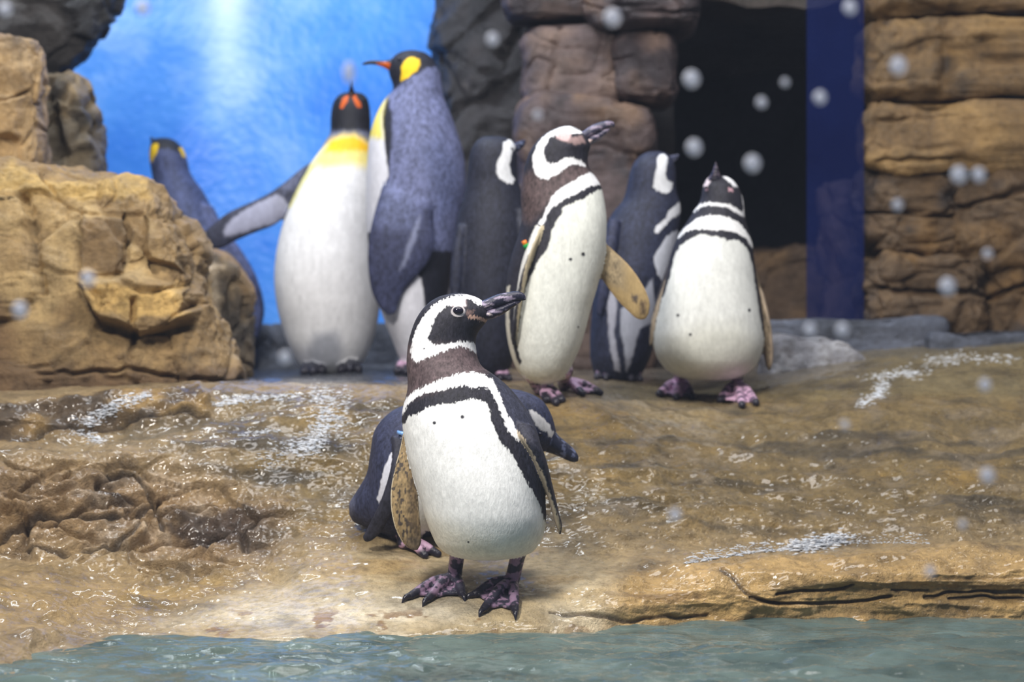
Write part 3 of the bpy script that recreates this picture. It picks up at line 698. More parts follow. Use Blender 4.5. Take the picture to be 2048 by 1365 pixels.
    dkm = (pid < 20) & (c.mean(1) < 0.2); fl_ = 1 + 0.45 * vnoise(w3 * np.array([.42, .22, .42]), 41) + 0.3 * vnoise(w3 * np.array([.16, .1, .16]), 42); c[dkm] *= np.clip(fl_[dkm], .4, 1.8)[:, None]
    lum = 1 + 0.10 * fn; c = c * lum[:, None]
    set_col(me, np.clip(c, 0, 1), rough); me.materials.clear()
    obj('body', me, M_BIRD, root)
    def make_beak(name, bk, parent):
        V, Q, T, side = loft(bk['pairs'], bk['depth'], bk.get('dy'), 60, 40, 2.0); Vl = loc(V)
        bm = mesh_np(name, Vl, Q, T); b3 = np.column_stack([V[:, 0], V[:, 1], V[:, 2]])
        st = fbm(b3 * np.array(beak.get('grain', (.06, .22, .22))), 3, 33)
        c1, c2 = beak.get('cols', (S(44, 44, 60), S(150, 138, 160))); w = sstep(0.12, 0.5, st)[:, None]
        bc = c1 * (1 - w) + c2 * w
        for L in beak.get('layers', ()):
            ww = sstep(-1, 1, polysd(V[:, 0], V[:, 1], L['poly']))[:, None]; bc = bc * (1 - ww) + np.asarray(L['col']) * ww
        set_col(bm, bc, 0.24); return obj(name, bm, M_BIRD, parent)
    if beak:
        bo = make_beak('beak', beak, root)
        if 'lower' in beak: make_beak('lower_beak', beak['lower'], bo)
    for (eu, ev, ey, rx, rz) in eyes:
        a = np.linspace(0, np.pi, 14); bb = np.linspace(0, 2 * np.pi, 20, endpoint=False)
        A, B = np.meshgrid(a, bb, indexing='ij')
        Vv = np.stack([np.sin(A) * np.cos(B) * rx * sc, np.cos(A) * min(rx, rz) * 0.75 * sc * np.ones_like(B), np.sin(A) * np.sin(B) * rz * sc], -1).reshape(-1, 3)
        eo = obj('eye', mesh_np('eye', Vv, grid_faces(14, 20)), M_EYE, root, ((eu - u0) * sc, ey * sc, (v0 - ev) * sc))
        if claw:
            tt = np.linspace(0, 2 * np.pi, 33)[:-1]; ring_p = np.column_stack([np.cos(tt) * (rx + 1.2) * sc, np.full(32, (1.5 if ey < 0 else -1.5) * sc), np.sin(tt) * (rz + 1.2) * sc]); pr = np.linspace(0, 2 * np.pi, 9)[:-1]
            Vr = (ring_p[:, None] + 1.6 * sc * (np.cos(pr)[None, :, None] * np.column_stack([np.cos(tt), 0 * tt, np.sin(tt)])[:, None] + np.sin(pr)[None, :, None] * np.array([0, 1.0, 0]))).reshape(-1, 3)
            Qr = np.array([[i * 8 + j, i * 8 + (j + 1) % 8, ((i + 1) % 32) * 8 + (j + 1) % 8, ((i + 1) % 32) * 8 + j] for i in range(32) for j in range(8)])
            obj('eye_ring', mesh_np('eye_ring', Vr, Qr), M_RING, eo)
    for (bu, bv, by, r, h, mat, tilt) in bands:
        ph = np.linspace(0, 2 * np.pi, 18, endpoint=False); ring = []
        for rr, hh in ((r, -h), (r, h), (r * .78, h), (r * .78, -h)):
            ring.append(np.column_stack([np.cos(ph) * rr * sc, np.sin(ph) * rr * 1.3 * sc, np.full(18, hh * sc)]))
        Vv = np.vstack(ring); Qq = np.vstack([grid_faces(4, 18), np.array([[54 + j, 54 + (j + 1) % 18, (j + 1) % 18, j] for j in range(18)])])
        bo = obj('flipper_band', mesh_np('flipper_band', Vv, Qq), mat, root, ((bu - u0) * sc, by * sc, (v0 - bv) * sc)); bo.rotation_euler = (0, tilt, 0)
    for (cp, dr, rs) in claws:
        tp = cp + dr * rs * 1.5 - np.array([0, 0, rs * 0.55]); V, Q, T = tube([cp - dr * rs * .3, cp + dr * rs * 0.7 + np.array([0, 0, rs * .1]), tp], [rs * .62, rs * .45, rs * .1], 10)
        obj('claw', mesh_np('claw', V, Q, T), M_CLAW, root)
    return root

def edges(Ls, Rs, vs):
    """horizontal slices at heights vs from left and right outlines given as (v, u) knots"""
    l = np.interp(vs, [a for a, b in Ls], [b for a, b in Ls]); r = np.interp(vs, [a for a, b in Rs], [b for a, b in Rs])
    return [((a, v), (b, v)) for a, b, v in zip(l, r, vs)]

# ---- A: the sharp penguin on the front ledge
zc = lambda L: px(L, 6.827, 780, 570)
z1 = lambda L: px(L, 4.014, 680, 560)
z2 = lambda L: px(L, 3.592, 680, 880)
A_vs = [586.5, 588.5, 592, 598, 606, 616, 628, 640, 652, 664, 676, 690, 704, 718, 732, 746, 760, 776, 792, 810, 830, 852, 880, 915, 955, 1000, 1040, 1070, 1090, 1103, 1112, 1118, 1121]
A_L = [(586,912),(588.5,897),(592,882),(598,869),(606,857),(616,847),(628,838),(640,831),(652,826),(664,822),(676,818.5),(690,815.5),(704,814),(718,813),(732,813),(746,814),(760,815),(776,815),(792,812),(810,807),(830,804),(852,805),(880,809),(915,816),(955,828),(1000,842),(1040,853),(1070,864),(1090,874),(1103,887),(1112,905),(1118,938),(1121,965)]
A_R = [(586,922),(588.5,934),(592,946),(598,959),(606,969),(616,975),(628,978),(640,975),(652,966),(664,957),(676,952),(690,951.5),(704,953),(718,956),(732,963),(746,982),(760,1001),(776,1019),(792,1033),(810,1047),(830,1060),(852,1070),(880,1079),(915,1085),(955,1089),(1000,1091),(1040,1092),(1070,1087),(1090,1077),(1103,1066),(1112,1045),(1118,1015),(1121,990)]
A_dep = [6, 16, 26, 35, 43, 50, 55, 57, 58, 59, 60, 62, 65, 69, 74, 80, 86, 92, 98, 104, 110, 116, 122, 128, 134, 138, 136, 126, 112, 96, 74, 44, 14]
A_dy = [10, 10, 10, 10, 10, 10, 10, 10, 10, 10, 10, 10, 9, 8, 7, 6, 5, 4, 3, 2, 0, -2, -4, -6, -8, -8, -6, -2, 0, 0, 0, 0, 0]
face = zc([(1292,205),(1200,150),(1020,133),(880,148),(760,190),(640,250),(520,350),(430,480),(355,620),(315,760),(292,900),(300,1000),(350,1062),(420,1050),(520,1000),(640,955),(760,910),(880,862),(980,842),(1060,872),(1140,905),(1180,940),(1192,850),(1140,790),(1060,770),(920,778),(780,802),(620,822),(520,722),(560,640),(600,500),(650,420),(700,370),(760,300),(830,292),(900,300),(1000,315),(1045,300),(1042,200),(1075,182),(1150,225),(1192,300),(1250,282)])
chest = z1([(495,1090),(503,1020),(540,950),(600,890),(700,840),(820,790),(950,750),(1050,735),(1150,755),(1230,800),(1270,880),(1310,980),(1340,1060),(1390,1140),(1440,1260),(1430,1290),(1350,1200),(1300,1080),(1250,960),(1210,880),(1150,850),(1080,872),(1030,842),(940,852),(820,880),(700,902),(620,942),(560,990),(520,1060)])
belly = z1([(440,1160),(525,1155),(560,1092),(640,1070),(700,1020),(800,992),(900,982),(1000,958),(1100,948),(1180,980),(1215,1060),(1222,1140),(1260,1220),(1305,1310)]) + z2([(1170,20),(1225,70),(1275,150),(1305,220),(1345,290),(1395,380),(1440,470),(1462,560),(1560,700),(1560,960),(400,960),(400,0)])
ear = zc([(1060,428),(1150,425),(1250,450),(1372,485),(1330,522),(1200,482),(1080,460)])
ring = [(917.5 + 14 * math.cos(a), 624 + 10.5 * math.sin(a)) for a in np.linspace(0, 6.283, 20)[:-1]]
Ad = float(ground(960, 1195)[1])
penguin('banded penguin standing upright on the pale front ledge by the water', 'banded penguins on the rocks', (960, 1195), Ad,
    dict(pairs=edges(A_L, A_R, A_vs), depth=A_dep, dy=A_dy, nr=300, ns=150),
    flippers=[dict(pairs=[((806,862),(826,872)), ((800,895),(830,900)), ((789,940),(832,940)), ((782,985),(836,985)), ((785,1030),(840,1030)), ((796,1066),(843,1064)), ((812,1090),(842,1088)), ((826,1099),(836,1099))],
                   depth=[8, 9, 9, 8, 7, 6, 5, 2], dy=[30, 20, 0, -12, -20, -22, -22, -22], col=S(146,124,88), back=S(40,38,46), rim=S(206,192,164), spots=True,
                   layers=[dict(poly=[(822,880),(845,880),(850,1100),(826,1102),(815,1010)], col=S(92,76,56), soft=9, amt=.75), dict(poly=[(810,1075),(850,1070),(850,1110),(815,1110)], col=S(92,80,66), soft=10, amt=.8)]),
              dict(pairs=[((1030,838),(1066,850)), ((1036,868),(1078,880)), ((1058,905),(1091,915)), ((1076,945),(1100,950)), ((1092,985),(1109,988)), ((1104,1025),(1118,1026)), ((1112,1052),(1124,1052)), ((1118,1068),(1122,1068))],
                   depth=[22, 36, 44, 44, 40, 32, 20, 6], dy=[-62, -78, -66, -48, -28, -14, -8, -8], col=S(46,46,58), back=S(46,46,58),
                   layers=[dict(poly=[(1018,842),(1028,846),(1052,880),(1068,910),(1085,945),(1100,985),(1112,1022),(1120,1050),(1119,1066),(1108,1040),(1090,1000),(1070,955),(1050,912),(1030,880)], col=S(196,180,156), soft=1.6)])],
    legs=[dict(top=(918,1085), heel=(908,1170), toes=[(822,1199), (857,1205), (925,1196)], r=0.0115, topdy=-0.005),
          dict(top=(1042,1085), heel=(1024,1176), toes=[(950,1196), (968,1226), (1030,1229)], r=0.0115, topdy=-0.005)],
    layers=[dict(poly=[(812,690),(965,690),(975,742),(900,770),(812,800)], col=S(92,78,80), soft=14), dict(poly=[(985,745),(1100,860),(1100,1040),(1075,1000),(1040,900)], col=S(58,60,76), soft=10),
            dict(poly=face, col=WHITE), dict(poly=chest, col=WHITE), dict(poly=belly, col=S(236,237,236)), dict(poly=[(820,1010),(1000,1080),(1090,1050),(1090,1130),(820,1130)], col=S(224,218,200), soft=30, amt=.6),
            dict(poly=zc([(840,200),(1030,190),(1040,290),(920,300),(860,290)]), col=S(226,196,196), soft=5, amt=.6, jag=False),
            dict(poly=ear, col=S(206,168,150), soft=1, amt=.85), dict(poly=zc([(1055,330),(1160,360),(1120,420),(1040,410)]), col=S(122,100,96), soft=2, amt=.8), dict(poly=ring, col=S(232,224,226), soft=1.0, jag=False)],
    dots=[(872,843,3.4), (927,831,3.6), (849,815,4), (850,697.5,1.8), (939,1075,2.2), (862,806,3)], vox=0.00155, jag=(0.19, 3.8), claw=True, foot_cols=(S(150,124,150), S(62,60,74)), foot_bias=0.1,
    beak=dict(pairs=[((950,603),(953,632)), ((966,601),(970,626)), ((980,595),(986,620)), ((995,589),(1001,615)), ((1012,585.5),(1016,609)), ((1030,583),(1032,604)), ((1042,584.5),(1043,602)), ((1049,589),(1049.5,601)), ((1051.5,594),(1051.5,600))],
              depth=[24, 22, 19, 16, 13.5, 11, 8, 5, 1], dy=[8, 8, 7, 6, 5, 4, 3, 2, 2], grain=(.05, .2, .12),
              lower=dict(pairs=[((950,625),(955,641)), ((968,621),(973,640)), ((984,616),(989,636.5)), ((1000,611),(1004,630)), ((1015,606),(1019,620)), ((1030,601),(1034,610)), ((1041,599),(1042,604))], depth=[22, 20, 17, 14, 11, 7, 2], dy=[8, 8, 7, 6, 5, 4, 3]),
              layers=[dict(poly=zc([(1130,415),(1180,350),(1260,320),(1400,265),(1260,335),(1190,370)]), col=S(190,176,180)), dict(poly=zc([(1310,390),(1350,385),(1400,410),(1360,425)]), col=S(215,200,200))]),
    eyes=[(917.5, 622.5, -46, 10.5, 7.6), (917.5, 622.5, 65, 10.5, 7.6)],
    tail=dict(pairs=[((1040,1060),(1075,1060)), ((1060,1085),(1086,1085)), ((1072,1097),(1082,1097))], depth=[40, 26, 8], dy=[70, 110, 130]))

# ---- B: hunched penguin behind A, facing right
zb = lambda L: px(L, 3.69, 680, 760)
zh = lambda L: px(L, 6.827, 1030, 760)
NAVY = S(50, 54, 78)
Bd = float(ground(835, 1108)[1]) + 0.06
penguin('dark penguin hunched over behind the upright ledge penguin, beak pointing down at the rock', 'banded penguins on the rocks', (835, 1108), Bd,
    dict(pairs=[((697,1030),(706,1046)), ((698,1008),(730,1056)), ((712,985),(758,1066)), ((733,948),(800,1078)), ((741,905),(850,1075)), ((750,860),(900,1050)), ((785,822),(940,1010)), ((850,800),(960,960)), ((930,786),(985,930)), ((1000,777),(1030,915)), ((1050,784),(1058,908)), ((1085,802),(1078,905)), ((1104,833),(1095,903)), ((1112,862),(1107,895))],
         depth=[10, 34, 56, 80, 98, 106, 104, 92, 74, 60, 52, 44, 32, 14], dy=[20, 15, 10, 5, 0, 0, 0, 0, 5, 10, 10, 10, 10, 10], nr=170, ns=100),
    flippers=[dict(pairs=[((788,870),(830,880)), ((790,905),(822,915)), ((782,950),(812,962)), ((765,1000),(796,1003)), ((748,1035),(780,1037)), ((736,1058),(764,1061)), ((731,1070),(746,1076)), ((734,1076),(739,1078))], depth=[14, 12, 10, 9, 8, 7, 6, 2], dy=[-80, -100, -108, -104, -96, -88, -84, -84], col=S(44,44,56))],
    legs=[dict(top=(800,1040), heel=(808,1098), toes=[(862,1108), (876,1115), (850,1118)], r=0.011, topdy=-0.03), dict(top=(790,1050), heel=(790,1080), toes=[(815,1088), (822,1092), (812,1095)], r=0.011, topdy=0.05)],
    layers=[dict(poly=zb([(445,485),(390,530),(350,620),(320,720),(290,860),(300,905),(340,830),(380,700),(420,590),(455,510)]), col=S(214,216,228)), dict(poly=[(812,965),(835,930),(900,930),(960,960),(960,1060),(853,1058),(840,1085),(812,1085)], col=S(222,222,220)),
            dict(poly=zb([(435,425),(470,415),(475,445),(440,452)]), col=S(214,216,228)), dict(poly=zh([(180,420),(220,403),(300,450),(400,530),(470,600),(485,680),(540,715),(520,770),(460,782),(430,690),(340,690),(320,640),(280,610)]), col=S(224,222,222)),
            dict(poly=[(690,1000),(705,985),(712,1010),(700,1040)], col=S(90,94,118), soft=6)],  # lighter patch: reflection painted on the left edge of the rump
    base_col=NAVY, back_col=S(200,200,200), vox=0.0022, jag=(0.12, 3.0), beak=dict(pairs=[((1104,850),(1092,906)), ((1116,870),(1105,909)), ((1128,881),(1118,914)), ((1142,893),(1133,921)), ((1152,904),(1146,925)), ((1157,915),(1154,924)), ((1157,920),(1156,923))], depth=[26, 22, 18, 14, 10, 5, 1], dy=[10, 8, 6, 4, 2, 0, 0], cols=(S(44,46,62), S(104,110,140)), grain=(.08, .08, .2)),
    eyes=[(1080, 868, -32, 5, 4)], bands=[(810, 864, -98, 12, 3, M_TAGB, 0.3)])

# ---- G: tall penguin looking up to the right
z3 = lambda L: px(L, 4.267, 960, 220)
z4 = lambda L: px(L, 4.014, 960, 500)
G_vs = [252.5, 255, 259, 265, 273, 283, 294, 306, 320, 335, 350, 368, 388, 410, 435, 465, 500, 540, 580, 620, 660, 695, 722, 742, 756, 764, 768]
G_L = [(252,1128),(255,1116),(259,1106),(265,1095),(273,1084),(283,1074),(294,1065),(306,1058),(320,1053),(335,1049),(350,1046),(368,1043),(388,1041),(410,1042),(435,1043),(465,1038),(500,1027),(540,1016),(580,1011),(620,1010),(660,1012),(695,1018),(722,1026),(742,1036),(756,1050),(764,1066),(768,1085)]
G_R = [(252,1142),(255,1150),(259,1157),(265,1165),(273,1174),(283,1180),(294,1181),(306,1177),(320,1176),(335,1178),(350,1188),(368,1200),(388,1206),(410,1210),(435,1213),(465,1213),(500,1210),(540,1203),(580,1193),(620,1181),(660,1171),(695,1160),(722,1148),(742,1138),(756,1128),(764,1116),(768,1100)]
Gd = float(ground(1110, 796)[1])
penguin('tall banded penguin with flipper held out, wearing a green and orange flipper band, looking up', 'banded penguins on the rocks', (1110, 796), Gd,
    dict(pairs=edges(G_L, G_R, G_vs), depth=[8, 18, 25, 33, 40, 45, 48, 50, 52, 54, 57, 62, 68, 75, 82, 88, 92, 95, 96, 95, 92, 86, 78, 66, 50, 34, 14], nr=190, ns=100),
    flippers=[dict(pairs=[((1196,470),(1186,535)), ((1212,486),(1203,557)), ((1229,503),(1219,580)), ((1254,527),(1239,606)), ((1276,556),(1259,626)), ((1292,585),(1270,636)), ((1299,608),(1280,640)), ((1297,628),(1290,639))], depth=[10, 11, 11, 10, 9, 8, 6, 3], dy=[10, 5, 0, -6, -10, -12, -12, -12], col=S(166,142,98), back=BLACK, rim=S(196,168,120), layers=[dict(poly=[(1200,470),(1250,520),(1250,580),(1200,570)], col=S(140,124,96), soft=14), dict(poly=[(1262,590),(1276,592),(1272,606),(1264,604)], col=S(80,70,62), soft=4), dict(poly=[(1280,600),(1292,605),(1290,630),(1280,628)], col=S(110,92,70), soft=5)]),
              dict(pairs=[((1072,452),(1092,456)), ((1056,490),(1074,496)), ((1042,535),(1058,540)), ((1034,580),(1048,584)), ((1028,625),(1040,628)), ((1024,665),(1034,667)), ((1024,690),(1030,690))], depth=[20, 34, 40, 40, 34, 24, 8], dy=[-60, -66, -70, -70, -68, -66, -64], col=S(40,38,46), layers=[dict(poly=[(1082,452),(1092,458),(1070,510),(1056,545),(1046,590),(1038,640),(1032,690),(1034,640),(1042,585),(1050,540),(1062,500)], col=S(206,192,160), soft=2), dict(poly=[(1070,452),(1080,458),(1062,500),(1046,540),(1034,590),(1026,640),(1022,640),(1030,570),(1044,520)], col=S(224,222,214), soft=2)])],
    legs=[dict(top=(1060,745), heel=(1078,788), toes=[(1092,806), (1112,812), (1124,806)], r=0.0125, topdy=-0.02), dict(top=(1130,742), heel=(1128,780), toes=[(1165,794), (1200,792), (1180,786)], r=0.0125, topdy=-0.01)],
    layers=[dict(poly=[(1040,350),(1175,330),(1190,352),(1110,400),(1060,450),(1040,440)], col=S(84,70,70), soft=12),
            dict(poly=z3([(835,172),(760,140),(680,155),(600,190),(530,240),(480,310),(450,390),(445,470),(465,550),(510,600),(570,606),(640,580),(700,530),(760,490),(820,477),(902,497),(892,470),(840,435),(780,420),(710,430),(650,470),(600,475),(560,450),(540,400),(545,330),(590,262),(640,228),(660,258),(740,262),(775,215),(830,215),(880,200),(885,165)]), col=WHITE),
            dict(poly=z3([(650,210),(740,190),(775,215),(760,290),(700,280),(650,255)]), col=S(214,184,184), soft=3, jag=False), dict(poly=z3([(780,250),(870,235),(900,290),(830,310),(740,290)]), col=S(150,126,124), soft=3),
            dict(poly=z3([(860,580),(930,540),(990,562),(1040,640),(960,660),(880,690),(800,740),(700,790),(650,830),(600,862),(560,930),(545,990),(520,1060),(480,1140),(420,1140),(440,1080),(480,1000),(530,930),(570,830),(610,750),(680,690),(760,640)]), col=WHITE),
            dict(poly=z3([(1060,680),(1010,690),(940,730),(860,780),(780,810),(700,850),(680,920),(640,980),(600,1060),(590,1130),(560,1220),(500,1290),(465,1365)]) + z4([(450,150),(400,220),(365,330),(330,420),(305,520),(288,620),(285,720),(310,830),(340,900),(250,980),(200,1200),(1100,1200),(1100,0)]), col=S(226,228,220)),
            dict(poly=z4([(215,300),(240,290),(240,420),(235,560),(245,690),(275,830),(310,920),(330,1000),(290,990),(250,900),(220,780),(205,600)]), col=S(214,210,196), soft=2)],
    dots=[(1164,512,4), (1139,522,3.5), (1155,655,2)], vox=0.0026, jag=(0.14, 2.6), foot_bias=-0.15,
    beak=dict(pairs=[((1152,262),(1158,286)), ((1164,263),(1169,283)), ((1176,255),(1183,275)), ((1190,248),(1198,267)), ((1206,243),(1212,260)), ((1220,241.5),(1223,255)), ((1227,244),(1229,254)), ((1229.5,248),(1229.5,252))], depth=[20, 18, 16, 14, 11, 8, 4, 1], lower=dict(pairs=[((1154,280),(1164,298)), ((1168,279),(1174,294)), ((1182,272),(1188,286)), ((1196,265),(1203,277)), ((1208,258),(1214,267)), ((1218,254),(1221,260))], depth=[18, 16, 14, 11, 8, 2]), cols=(S(64,62,80), S(140,128,146)), layers=[dict(poly=z3([(860,250),(960,260),(940,285),(850,300)]), col=S(220,196,190))]),
    eyes=[(1126, 277, -38, 4.5, 3.6)], bands=[(1059, 493, -68, 13, 4, M_TAGG, -0.4), (1049, 489, -68, 5, 5, M_TAGO, -0.4), (1066, 499, -72, 5, 4, M_TAGY, -0.4)])

# ---- I: penguin facing the camera, beak up
z5 = lambda L: px(L, 4.875, 1180, 280)
z6 = lambda L: px(L, 4.55, 1180, 540)
I_vs = [351, 353, 357, 364, 373, 384, 396, 408, 420, 432, 446, 462, 480, 502, 530, 565, 605, 645, 680, 708, 728, 742, 752, 759, 762]
I_L = [(351,1425),(353,1419),(357,1414),(364,1409),(373,1406),(384,1404),(396,1402),(408,1397),(420,1389),(432,1382),(446,1373),(462,1362),(480,1353),(502,1344),(530,1336),(565,1325),(605,1315),(645,1308),(680,1306),(708,1311),(728,1322),(742,1336),(752,1352),(759,1376),(762,1398)]
I_R = [(351,1440),(353,1452),(357,1460),(364,1469),(373,1475),(384,1481),(396,1485),(408,1487),(420,1488),(432,1489),(446,1492),(462,1497),(480,1503),(502,1506),(530,1509),(565,1513),(605,1519),(645,1524),(680,1526),(708,1522),(728,1514),(742,1502),(752,1486),(759,1462),(762,1436)]
Id = float(ground(1415, 800)[1])
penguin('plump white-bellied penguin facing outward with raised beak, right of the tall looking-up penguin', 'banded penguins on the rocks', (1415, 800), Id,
    dict(pairs=edges(I_L, I_R, I_vs), depth=[8, 17, 24, 31, 37, 42, 46, 49, 53, 58, 64, 70, 76, 83, 91, 99, 106, 110, 110, 104, 94, 78, 58, 36, 14], nr=170, ns=100),
    flippers=[dict(pairs=[((1496,520),(1508,520)), ((1506,560),(1519,560)), ((1513,600),(1531,600)), ((1519,640),(1540,640)), ((1523,680),(1545,680)), ((1528,712),(1546,712)), ((1533,733),(1543,733)), ((1537,742),(1540,742))], depth=[20, 26, 28, 26, 22, 16, 10, 3], dy=[10, 10, 8, 4, 0, 0, 0, 0], col=S(112,98,78), back=BLACK, layers=[dict(poly=[(1516,575),(1530,590),(1546,660),(1548,730),(1540,735),(1538,660)], col=S(190,170,146), soft=2)]),
              dict(pairs=[((1338,525),(1348,525)), ((1324,560),(1336,562)), ((1312,600),(1326,602)), ((1302,640),(1316,642)), ((1298,672),(1308,673)), ((1299,694),(1304,694))], depth=[18, 24, 24, 20, 14, 4], dy=[0, -5, -8, -8, -6, -6], col=S(64,58,58), layers=[dict(poly=[(1330,560),(1324,600),(1312,640),(1303,690),(1298,690),(1302,640),(1314,600)], col=S(190,172,148), soft=2)])],
    legs=[dict(top=(1358,735), heel=(1362,778), toes=[(1318,794), (1352,801), (1384,799)], r=0.0125, topdy=-0.03), dict(top=(1475,735), heel=(1474,782), toes=[(1440,806), (1484,817), (1512,812)], r=0.0125, topdy=-0.03)],
    layers=[dict(poly=z5([(1000,690),(1080,630),(1150,615),(1250,640),(1330,640),(1400,680),(1470,708),(1490,680),(1470,540),(1485,530),(1510,660),(1500,760),(1430,742),(1360,702),(1300,672),(1230,660),(1130,650),(1060,670),(1010,712)]), col=WHITE),
            dict(poly=z5([(1095,455),(1130,390),(1170,368),(1195,362),(1165,412),(1130,470)]), col=S(214,200,206)), dict(poly=z5([(1285,368),(1340,358),(1400,400),(1445,460),(1400,475),(1360,432),(1320,402)]), col=WHITE), dict(poly=z5([(1335,480),(1375,480),(1375,515),(1340,515)]), col=S(190,150,160)), dict(poly=z5([(1115,465),(1140,465),(1140,495),(1118,495)]), col=S(176,140,150)),
            dict(poly=z5([(835,960),(900,880),(960,828),(1040,770),(1140,748),(1240,752),(1330,770),(1420,818),(1490,878),(1540,950),(1600,1050),(1560,1060),(1500,972),(1440,942),(1380,920),(1300,896),(1220,900),(1100,882),(1000,882),(920,902),(860,962)]), col=S(246,246,246)),
            dict(poly=z5([(770,1330),(800,1180),(830,1100),(870,1040),(920,1000),(1000,962),(1060,930),(1120,942),(1180,962),(1220,952),(1300,1000),(1380,982),(1450,1012),(1500,1060),(1530,1120),(1560,1200),(1585,1365)]) + [(1511,602),(1519,650),(1530,694),(1540,790),(1290,790),(1304,690),(1308,654),(1318,612),(1332,569)], col=S(226,228,224)),
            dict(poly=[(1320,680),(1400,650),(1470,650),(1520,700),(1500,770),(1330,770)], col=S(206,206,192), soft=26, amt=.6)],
    dots=[(1350,632,3), (1373,670,3), (1491,622,3.5)], vox=0.0027, jag=(0.14, 2.4), foot_cols=(S(214,176,204), S(84,72,96)), foot_bias=-0.25,
    beak=dict(pairs=[((1414,362),(1446,362)), ((1419,352),(1441,352)), ((1424,342),(1436,342)), ((1427,333),(1433,333)), ((1429,326),(1430,326))], depth=[18, 16, 11, 6, 1], dy=[-12, -14, -18, -20, -22], cols=(S(40,38,48), S(100,88,100))),
    eyes=[(1410, 377, -28, 3, 3), (1464, 377, -28, 3, 3)])

# ---- H: penguin turned away between G and I
H_vs = [303, 306, 311, 320, 333, 350, 368, 386, 402, 420, 440, 465, 500, 545, 595, 645, 690, 725, 750, 765, 772]
H_L = [(303,1300),(306,1291),(311,1282),(320,1272),(333,1264),(350,1259),(368,1255),(386,1251),(402,1245),(420,1230),(440,1217),(465,1210),(500,1203),(545,1194),(595,1187),(645,1182),(690,1180),(725,1182),(750,1190),(765,1202),(772,1218)]
H_R = [(303,1322),(306,1330),(311,1338),(320,1345),(333,1350),(350,1352),(368,1352),(386,1354),(402,1359),(420,1361),(440,1360),(465,1356),(500,1349),(545,1340),(595,1330),(645,1320),(690,1308),(725,1296),(750,1282),(765,1266),(772,1246)]
Hd = Id + 0.32
hb = P(1230, 772, Hd)
penguin('penguin turned away toward the cave, squeezed between the tall and the plump penguin', 'banded penguins on the rocks', (1230, 776), Hd,
    dict(pairs=edges(H_L, H_R, H_vs), depth=[8, 18, 26, 35, 42, 46, 48, 50, 54, 60, 66, 74, 82, 90, 96, 98, 94, 84, 66, 44, 16], nr=140, ns=90),
    flippers=[dict(pairs=[((1216,440),(1240,445)), ((1206,490),(1232,495)), ((1198,545),(1222,548)), ((1192,595),(1212,597)), ((1190,630),(1200,632))], depth=[16, 14, 12, 10, 4], dy=[-50, -70, -78, -80, -80], col=NAVY)],
    legs=[dict(far=1, top=(1210,750), heel=(1212,0.0), toes=[(1194,0.060), (1212,0.080), (1230,0.060)], r=0.012), dict(far=1, top=(1262,750), heel=(1262,0.0), toes=[(1244,0.060), (1262,0.080), (1280,0.060)], r=0.012)],
    layers=[dict(poly=z5([(650,170),(700,138),(750,180),(740,260),(725,340),(740,400),(800,430),(795,490),(730,537),(660,522),(603,470),(615,380),(640,290)]), col=S(226,228,232)),
            dict(poly=z5([(870,600),(895,680),(850,742),(780,780),(720,842),(640,935),(605,900),(640,850),(720,780),(760,700),(820,648)]), col=S(226,228,234)), dict(poly=z5([(850,890),(780,920),(700,980),(650,1080),(600,1150),(600,1220),(640,1320),(700,1420),(900,1400),(900,900)]), col=S(210,214,226)),
            dict(poly=[(1212,585),(1228,580),(1230,620),(1224,660),(1230,700),(1238,745),(1226,740),(1216,690),(1212,640)], col=S(168,170,184), soft=3), dict(poly=[(1238,620),(1270,600),(1300,560),(1310,640),(1275,660),(1258,720),(1250,745),(1244,700),(1236,660)], col=S(176,180,194), soft=3)],
    base_col=S(42,46,66), back_col=S(214,216,220), vox=0.003, jag=(0.12, 2.5),
    beak=dict(pairs=[((1330,312),(1340,332)), ((1342,309),(1350,324)), ((1352,306),(1357,316)), ((1361,304),(1363,308))], depth=[14, 12, 8, 2], dy=[20, 32, 44, 56], cols=(S(70,74,96), S(150,150,170))), eyes=[(1340, 330, 30, 3, 3)])

